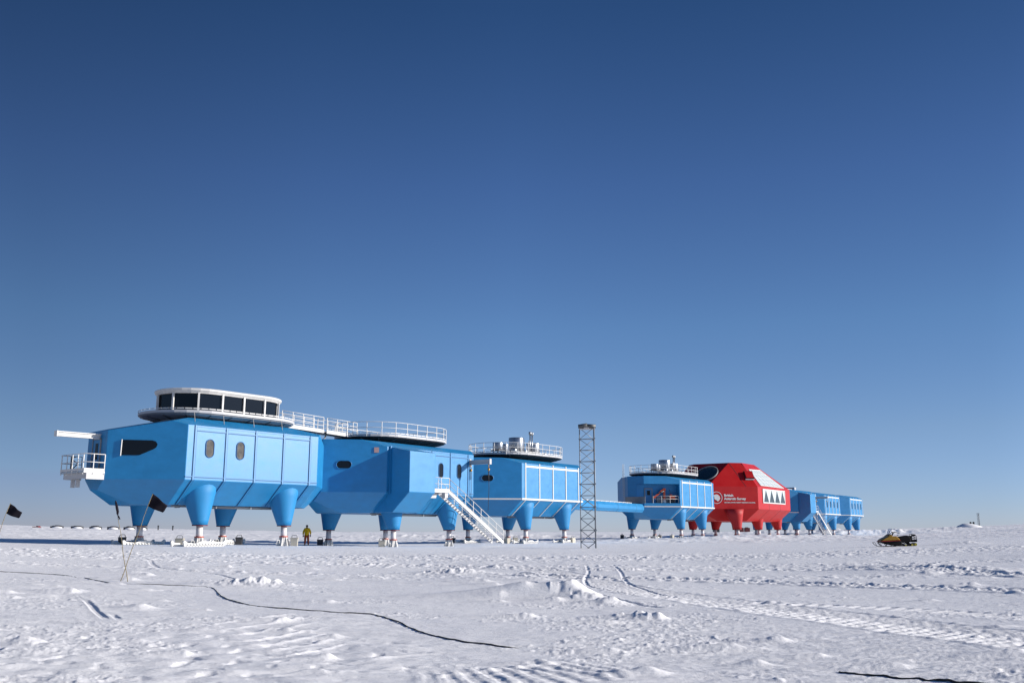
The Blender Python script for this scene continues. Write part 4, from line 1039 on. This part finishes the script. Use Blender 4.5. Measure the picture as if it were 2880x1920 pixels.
jk = ['belly0', 'belly', 'chest', 'neckb', 'shL', 'elL', 'cuL', 'shR', 'elR', 'cuR']
JP = dict(belly0=(0, 0, .86), belly=(0, -.01, 1.08), chest=(0, -.01, 1.34), neckb=(0, 0, 1.53), shL=(-.19, 0, 1.43), elL=(-.30, .01, 1.16), cuL=(-.305, -.05, .95), shR=(.19, 0, 1.43), elR=(.31, .02, 1.17), cuR=(.315, -.06, .97))
jr = dict(belly0=(.225, .17), belly=(.215, .17), chest=(.215, .16), neckb=(.10, .10), shL=.105, elL=.088, cuL=.066, shR=.105, elR=.088, cuR=.066)
je = [(0, 1), (1, 2), (2, 3), (2, 4), (4, 5), (5, 6), (2, 7), (7, 8), (8, 9)]
skinned('jacket', [JP[k] for k in jk], je, [jr[k] for k in jk], 'jacket', pe, 1)
tk = [(0, 0, .90), (-.11, 0, .84), (-.125, -.04, .50), (-.14, .02, .13), (.11, 0, .84), (.135, -.05, .50), (.165, .02, .13)]
skinned('trousers', tk, [(0, 1), (1, 2), (2, 3), (0, 4), (4, 5), (5, 6)], [(.17, .14), .125, .098, .085, .125, .098, .085], 'trouser', pe)
for s_, (ax_, tx) in ((-1, (-.14, -.17)), (1, (.165, .205))):
    skinned('boot', [(ax_, .03, .16), (ax_, .03, .06), (tx, -.15, .05)], [(0, 1), (1, 2)], [.07, .07, (.055, .05)], 'knit', pe)
    wx, wy, wz = J['wrL'] if s_ < 0 else J['wrR']
    V = [(wx, wy, wz + .03), (wx, wy - .02, wz - .07)]; Ed = [(0, 1)]; Rr = [.045, (.05, .03)]
    for f, ln_ in enumerate((.075, .09, .085, .065)):
        x = wx - .045 + .03 * f; i0 = len(V); V += [(x, wy - .03, wz - .10), (x, wy - .045, wz - .10 - ln_ * .55), (x, wy - .035, wz - .10 - ln_)]; Ed += [(1, i0), (i0, i0 + 1), (i0 + 1, i0 + 2)]; Rr += [.014, .013, .011]
    i0 = len(V); V += [(wx - s_ * .05, wy - .04, wz - .05), (wx - s_ * .06, wy - .06, wz - .10)]; Ed += [(1, i0), (i0, i0 + 1)]; Rr += [.016, .013]
    skinned('glove', V, Ed, Rr, 'knit', pe, 0, 1)
b = MB(); b.loft([[Vector((hx + r * cos(2 * pi * j / 16), hy + .01 + r * 1.1 * sin(2 * pi * j / 16), hz_ + z)) for j in range(16)] for r, z in ((.104, .015), (.108, .04), (.104, .09), (.08, .135), (.04, .155))], True); obj('hat', b, 'knit', pe)
b = MB(); b.loft([[Vector((hx + r * cos(2 * pi * j / 16), hy + .02 + r * 1.0 * sin(2 * pi * j / 16), hz_ + z)) for j in range(16)] for r, z in ((.10, -.13), (.092, -.07), (.085, -.055))], True); obj('neck_gaiter', b, 'knit', pe)

# ------------------------------------------------------------------ snowmobile
def snowmobile():
    X, Y = 24.95, 62.6; z = gz(X, Y)
    t = thing('snowmobile', 'yellow and black snowmobile parked on the snow at the right', 'snowmobile', (X, Y, z + .02), radians(22 - 20))
    t.scale = (.94, .94, .94)
    s = lambda x, y: ((x - 1130) / 617, (940 - y) / 617)
    def side(pts, y0, y1, taper=1.0):
        cxm = sum(p[0] for p in pts) / len(pts)
        r = lambda y, k: [Vector(((s(*p)[0]), y, s(*p)[1])) for p in pts]
        b = MB(); mid = (y0 + y1) / 2
        P = [Vector((s(*p)[0], 0, s(*p)[1])) for p in pts]; c = sum(P, Vector()) / len(P)
        def ring(y, k): return [c + (p - c) * k + Vector((0, y, 0)) for p in P]
        b.loft([ring(y0, taper), ring(y0 + (y1 - y0) * .18, 1), ring(y1 - (y1 - y0) * .18, 1), ring(y1, taper)], False)
        return b
    obj('hood', side([(390, 722), (440, 670), (520, 620), (620, 575), (700, 545), (760, 480), (860, 450), (930, 525), (1080, 515), (1150, 560), (1230, 640), (1235, 690), (1000, 705), (700, 722), (420, 735)], -.42, .42, .86), 'yellow', t, bevel=.03)
    obj('hood_trim', side([(385, 722), (700, 720), (1000, 702), (1240, 686), (1242, 704), (1000, 722), (700, 742), (385, 745)], -.45, .45, .97), 'redtrim', t)
    obj('belly_pan', side([(345, 768), (400, 745), (1240, 706), (1330, 760), (1300, 930), (1080, 932), (820, 880), (600, 830), (480, 785)], -.38, .38, .9), 'black', t, bevel=.02)
    obj('seat', side([(1165, 552), (1400, 517), (1600, 485), (1665, 505), (1730, 600), (1745, 735), (1600, 770), (1300, 812), (1240, 700)], -.22, .22, .94), 'black', t, bevel=.03)
    obj('headlight_cowl', side([(740, 520), (765, 455), (850, 436), (915, 470), (935, 545), (760, 560)], -.2, .2, .85), 'black', t, bevel=.02)
    b = side([(800, 440), (850, 320), (895, 205), (940, 200), (900, 330), (880, 440)], -.26, .26, .7); obj('windshield', b, 'screen', t)
    b = MB(); f = lambda x, y, yy=0: Vector((s(x, y)[0], yy, s(x, y)[1]))
    b.tube([f(970, 510), f(1050, 370)], .045, 8); b.tube([f(1000, 350, -.36), f(1080, 365, -.2), f(1090, 360, .2), f(1010, 350, .36)], .02, 8)
    b.tube([f(1000, 350, -.36), f(1210, 408, -.40)], .018, 6); b.box(f(1000, 0).x, f(1120, 0).x, -.1, .1, s(0, 385)[1], s(0, 350)[1]); obj('handlebar', b, 'black', t)
    b = MB(); b.tube([f(1090, 520, -.3), f(1130, 480, -.36)], .012, 6); b.lathe([(.01, s(0, 510)[1]), (.05, s(0, 495)[1]), (.05, s(0, 480)[1]), (.01, s(0, 470)[1])], f(1135, 0).x, -.36, 10); obj('mirror', b, 'black', t)
    for yy in (-.42, .42):
        b = MB(); b.tube([f(250, 770, yy), f(228, 800, yy), f(300, 880, yy), f(400, 938, yy), (f(1020, 945, yy))], .02, 6); b.box(f(400, 0).x, f(980, 0).x, yy - .07, yy + .07, s(0, 945)[1], s(0, 930)[1])
        b.tube([f(228, 790, yy), f(320, 780, yy), f(400, 920, yy)], .014, 6); b.tube([f(480, 790, yy), f(560, 900, yy), f(600, 935, yy)], .022, 6); b.tube([f(820, 860, yy * .8), f(800, 935, yy)], .028, 6); obj('ski', b, 'black', t)
    b = MB()
    loop = [(1160, 930), (1680, 935), (1900, 932), (1965, 905), (1990, 860), (1960, 815), (1900, 800), (1820, 830), (1700, 870), (1400, 895), (1220, 870), (1140, 880), (1130, 910)]
    P = [f(*p) for p in loop]; P = resample(P, 64)
    for i in range(64):
        p, q = P[i], P[(i + 1) % 64]; b.bar(p + Vector((0, 0, 0)), q, .38, .022, (q - p).cross(Vector((0, 1, 0))))
        if i % 2 == 0:
            n_ = (q - p).cross(Vector((0, 1, 0))).normalized(); b.bar(p, p + n_ * .03, .34, .02)
    obj('track', b, 'rubber', t)
    for (x, y, r) in ((1935, 862, .085), (1775, 885, .07), (1500, 905, .05), (1270, 895, .05)):
        b = MB(); c = f(x, y)
        b.loft([[c + Vector((r * cos(2 * pi * j / 16), yy, r * sin(2 * pi * j / 16))) for j in range(16)] for yy in (-.2, .2)], True); w_ = obj('wheel', b, 'wheel', t)
    b = MB()
    for yy in (-.14, .14):
        b.bar(f(1300, 820, yy), f(1600, 920, yy), .04); b.bar(f(1620, 760, yy), f(1500, 850, yy), .05); b.bar(f(1500, 790, yy), f(1400, 880, yy), .03); b.bar(f(1600, 760, yy), f(1720, 900, yy), .10)
    b.box(f(1280, 0).x, f(1860, 0).x, -.21, .21, s(0, 770)[1], s(0, 745)[1]); obj('suspension', b, 'black', t)
    b = MB()
    for yy in (-.2, .2):
        b.tube([f(1700, 520, yy), f(1760, 640, yy), f(1830, 740, yy)], .02, 6); b.tube([f(1800, 440, yy), f(1805, 520, yy), f(1980, 620, yy), f(1985, 740, yy)], .014, 6); b.tube([f(1800, 440, yy), f(1950, 460, yy), f(1985, 560, yy), f(1990, 740, yy)], .016, 6); b.tube([f(1830, 605, yy), f(1990, 615, yy)], .014, 6)
    for x, y in ((1800, 440), (1950, 460), (1985, 560), (1990, 660)): b.tube([f(x, y, -.2), f(x, y, .2)], .014, 6)
    obj('rear_rack', b, 'black', t)
    b = MB(); b.box(f(1860, 0).x, f(1950, 0).x, -.16, .16, s(0, 520)[1], s(0, 450)[1]); b.box(f(1690, 0).x, f(1800, 0).x, -.18, .18, s(0, 660)[1], s(0, 500)[1]); obj('jerry_can', b, 'black', t)
    b = MB(); b.box(f(1840, 0).x, f(1990, 0).x, -.2, .2, s(0, 765)[1], s(0, 660)[1]); b.bar(f(1980, 670), f(2050, 715), .06); obj('tail_bumper', b, 'black', t)
snowmobile()

# ------------------------------------------------------------------ cables lying on the snow
def cable(name, label, pts, r):
    P = path_px(pts, 10); XY = np.array([[p.x, p.y] for p in P]); Z = ground(XY[:, 0], XY[:, 1])
    Zs = np.convolve(np.pad(Z, 1, 'edge'), [.25, .5, .25], 'valid')
    zb = np.maximum(Z, Zs)
    b = MB(); b.tube([Vector((XY[i, 0], XY[i, 1], float(zb[i]) + r * (.55 + .9 * float(gnoise(np.array([XY[i, 0] * 1.3]), np.array([XY[i, 1] * 1.3]), 91)[0])) - r * 4 * max(0, 1 - (len(P) - 1 - i) / 6) - (r * 1.6 * float(sst(0, .3, gnoise(np.array([XY[i, 0] * .8]), np.array([XY[i, 1] * .8]), 93))[0]) if XY[i, 0] < -8 else 0))) for i in range(len(P))], r, 6)
    o = obj(name, b, 'hose', None); tag(o, label, 'cable')
cable('cable', 'long black cable curving across the snow in the left foreground', [(-60, 1598), (0, 1603), (120, 1610), (220, 1622), (320, 1641), (420, 1645), (540, 1648), (595, 1653), (625, 1680), (680, 1700), (760, 1712), (860, 1720), (960, 1727), (1050, 1731), (1110, 1748), (1180, 1774), (1260, 1792), (1380, 1808), (1510, 1817)], .0105)
cable('cable', 'short black cable crossing the bottom edge at the right', [(2360, 1886), (2440, 1896), (2530, 1905), (2620, 1913), (2700, 1921), (2850, 1936)], .013)

# ------------------------------------------------------------------ far things on the horizon
def far(x, y, Y):
    p = ray(x, y, Y); return p
def far_vehicle(name, label, x, y, wpx, hpx, Y, col, cat, group=None):
    p = far(x, y, Y); k = Y / FPX; w2 = wpx * k / 2; h = hpx * k
    t = thing(name, label, cat, (p.x, p.y, p.z - h * .2), 0, group)
    b = MB(); b.box(-w2, w2, -1.2, 1.2, h * .35, h * .85); obj('body', b, col, t, bevel=.1)
    b = MB(); b.box(w2 * .1, w2 * .8, -1.0, 1.0, h * .85, h * 1.15); obj('cab', b, col, t, bevel=.1)
    b = MB()
    for yy in (-1.3, .9): b.box(-w2 * .95, w2 * .95, yy, yy + .4, 0, h * .38)
    obj('track', b, 'black', t, bevel=.15)
far_vehicle('tracked_vehicle', 'small dark red tracked vehicle alone on the horizon at far left', 103, 1484, 18, 6, 420, 'vehicle', 'vehicle')
def dump(x, y, wpx, Y, label):
    p = far(x, y, Y); k = Y / FPX; w2 = wpx * k / 2
    t = thing('cargo_dump', label, 'supply dump', p, 0, 'snow covered supply dumps on the horizon')
    rng = random.Random(int(x))
    b = MB()
    for i in range(7):
        x0 = -w2 + i * 2 * w2 / 7; hh = (.55 + .4 * sin(i / 6 * pi)) * (.8 + .3 * rng.random()); b.box(x0, x0 + 2 * w2 / 7.2, -1, 1, -1, hh)
    obj('crates', b, 'boxdarkshade', t)
    b = MB(); n = 12
    b.loft([[Vector((w2 * (.25 + 1.05 * cos(2 * pi * j / n) * s_), -1.2 + 1.6 * sin(2 * pi * j / n) * s_, zz)) for j in range(n)] for s_, zz in ((1.0, -.6), (.8, .0), (.45, .3), (.1, .42))], True); obj('snow_drift', b, SNOW, t)

def snow_material():
    m = bpy.data.materials.new('snow'); m.use_nodes = True; t = m.node_tree; b = t.nodes['Principled BSDF']
    tc = t.nodes.new('ShaderNodeTexCoord'); 
    n = t.nodes.new('ShaderNodeTexNoise'); n.inputs['Scale'].default_value = .35; n.inputs['Detail'].default_value = 5
    t.links.new(tc.outputs['Object'], n.inputs['Vector'])
    cr = t.nodes.new('ShaderNodeValToRGB'); cr.color_ramp.elements[0].position = .3; cr.color_ramp.elements[1].position = .7
    cr.color_ramp.elements[0].color = (.89, .89, .91, 1); cr.color_ramp.elements[1].color = (.94, .937, .942, 1)
    t.links.new(n.outputs[0], cr.inputs[0]); t.links.new(cr.outputs[0], b.inputs['Base Color'])
    b.inputs['Roughness'].default_value = .55; b.inputs['Specular IOR Level'].default_value = .25
    b.inputs['Sheen Weight'].default_value = 0
    mp = t.nodes.new('ShaderNodeMapping'); mp.inputs['Scale'].default_value = (1, 1.8, 1); t.links.new(tc.outputs['Object'], mp.inputs[0])
    n1 = t.nodes.new('ShaderNodeTexNoise'); n1.inputs['Scale'].default_value = 9; n1.inputs['Detail'].default_value = 7; n1.inputs['Roughness'].default_value = .7
    t.links.new(mp.outputs[0], n1.inputs['Vector'])
    n2 = t.nodes.new('ShaderNodeTexNoise'); n2.inputs['Scale'].default_value = 70; n2.inputs['Detail'].default_value = 3
    t.links.new(tc.outputs['Object'], n2.inputs['Vector'])
    b1 = t.nodes.new('ShaderNodeBump'); b1.inputs['Strength'].default_value = .5; b1.inputs['Distance'].default_value = .03; t.links.new(n1.outputs[0], b1.inputs['Height'])
    b2 = t.nodes.new('ShaderNodeBump'); b2.inputs['Strength'].default_value = .5; b2.inputs['Distance'].default_value = .006; t.links.new(n2.outputs[0], b2.inputs['Height'])
    t.links.new(b1.outputs[0], b2.inputs['Normal']); t.links.new(b2.outputs[0], b.inputs['Normal'])
    return m
SNOW = snow_material(); M['snow'] = SNOW
for i, (x, w_) in enumerate(((160, 32), (217, 30), (269, 30), (318, 28), (364, 28), (405, 14))):
    dump(x, 1482 + i * .8, w_, 430, ['widest dark supply dump, second item from the left on the horizon', 'dark supply dump third from the left on the horizon', 'dark supply dump in the middle of the line on the left horizon',
         'dark supply dump right of the middle of the line, left of the hanging flag', 'dark supply dump just left of the far left leg of the drum module', 'narrow supply dump showing just right of the far left leg'][i])
def drum_post(x, y, label):
    p = far(x, y, 260); t = thing('marker_post', label, 'post', p, 0, 'small posts on the horizon'); b = MB(); b.lathe([(.16, -.6), (.16, .2), (.22, .22), (.22, .4)], 0, 0, 10); obj('post', b, 'boxdarkshade', t)
    b = MB(); b.box(-.2, .2, -.05, .05, .38, .6); obj('board', b, 'boxdarkshade', t)
drum_post(445, 1483, 'left one of two tiny posts on the horizon under the drum topped module'); drum_post(486, 1484, 'right one of two tiny posts on the horizon under the drum topped module')
# right-hand mound with machinery, and the distant mast
p = far(2728, 1479, 330)
t = thing('buried_machinery', 'dark winch like machinery half buried on a snow mound at the right horizon', 'machinery', (p.x, p.y, p.z), 0)
b = MB(); b.loft([[Vector((5.2 * s_ * cos(2 * pi * j / 24) - 1.2 * (1 - s_), 4 * s_ * sin(2 * pi * j / 24), z)) for j in range(24)] for s_, z in ((1.0, -.8), (.7, .15), (.35, .75), (.12, .95))], True); obj('snow_mound', b, SNOW, t)
b = MB()
for xx in (.3, 1.35):
    b.box(xx - .16, xx + .16, -.2, .2, .4, 1.35); b.bar((xx - .4, 0, 1.15), (xx + .4, 0, 1.15), .18); b.box(xx - .1, xx + .1, -.2, .2, 1.3, 1.5)
b.bar((.3, 0, 1.2), (1.35, 0, 1.2), .16); obj('machine', b, 'black', t)
p = far(2754, 1481, 380)
t = thing('lattice_mast', 'tall thin pale mast standing on the far right horizon', 'mast', (p.x, p.y, p.z - .3), 0); lattice(t, .6, 0, 5.4, 9, .05, .03)
b = MB(); b.box(-.38, .38, -.3, .3, 5.4, 5.6); obj('head_plate', b, 'darksteel', t)
for x, y, w_, lab in ((2014, 1488, 16, 'dark containers on the horizon, just right of the plant deck module legs'), (2084, 1487, 12, 'small red container on the horizon under the red module'), (2101, 1487, 13, 'small red container on the horizon right of its twin under the red module')):
    p = far(x, y, 420); k = 420 / FPX
    t = thing('container', lab, 'container', p, 0); b = MB(); b.box(-w_ * k / 2, w_ * k / 2, -1.2, 1.2, -1.2, .55); obj('box', b, 'vehicle' if 'red c' in lab else 'boxdarkshade', t, bevel=.05)
    b = MB(); b.box(-w_ * k / 2 * .6, w_ * k / 2 * .3, -1, 1, .55, .8); obj('roof_load', b, 'boxdarkshade', t)

# ------------------------------------------------------------------ snow field
def build_ground():
    th_f = np.linspace(-radians(31.5), radians(31.5), 1180)
    th_c1 = -radians(31.5) - np.cumsum(np.linspace(.004, .22, 28)); th_c1 = th_c1[th_c1 > -pi]
    th_c2 = -th_c1[::-1]
    th = np.concatenate([[-pi], th_c1[::-1], th_f, th_c2[::-1], [pi]]); th = np.sort(np.unique(th))
    r = [0.5, 2, 4, 5.5, 6.5, 7.2]
    while r[-1] < 68: r.append(r[-1] * 1.0036)
    while r[-1] < 240: r.append(r[-1] * 1.0065)
    while r[-1] < 1200: r.append(r[-1] * 1.02)
    while r[-1] < 9000: r.append(r[-1] * 1.12)
    r = np.array(r); T, Rr = np.meshgrid(th, r); X = (Rr * np.sin(T)).ravel(); Y = (Rr * np.cos(T)).ravel()
    Z = ground(X, Y); sh = T.shape
    nr, nt_ = sh
    co = np.stack([X, Y, Z], 1).astype(np.float32)
    me = bpy.data.meshes.new('snow_ground'); me.vertices.add(len(co)); me.vertices.foreach_set('co', co.ravel())
    i, j = np.meshgrid(np.arange(nr - 1), np.arange(nt_ - 1), indexing='ij'); a = (i * nt_ + j).ravel()
    q = np.stack([a, a + nt_, a + nt_ + 1, a + 1], 1).astype(np.int32)
    q = q[:, ::-1]
    # orientation: make +z up
    nq = len(q); me.loops.add(nq * 4); me.loops.foreach_set('vertex_index', np.ascontiguousarray(q[:, ::-1]).ravel())
    me.polygons.add(nq); me.polygons.foreach_set('loop_start', np.arange(0, nq * 4, 4, dtype=np.int32)); me.polygons.foreach_set('loop_total', np.full(nq, 4, np.int32))
    me.polygons.foreach_set('use_smooth', np.ones(nq, bool)); me.update(calc_edges=True)
    me.flip_normals() if me.polygons[nq // 2].normal.z < 0 else None
    me.materials.append(SNOW)
    o = bpy.data.objects.new('snow_ground', me); COL.objects.link(o); o['kind'] = 'structure'
    print('ground', nr, nt_, len(co))
build_ground()
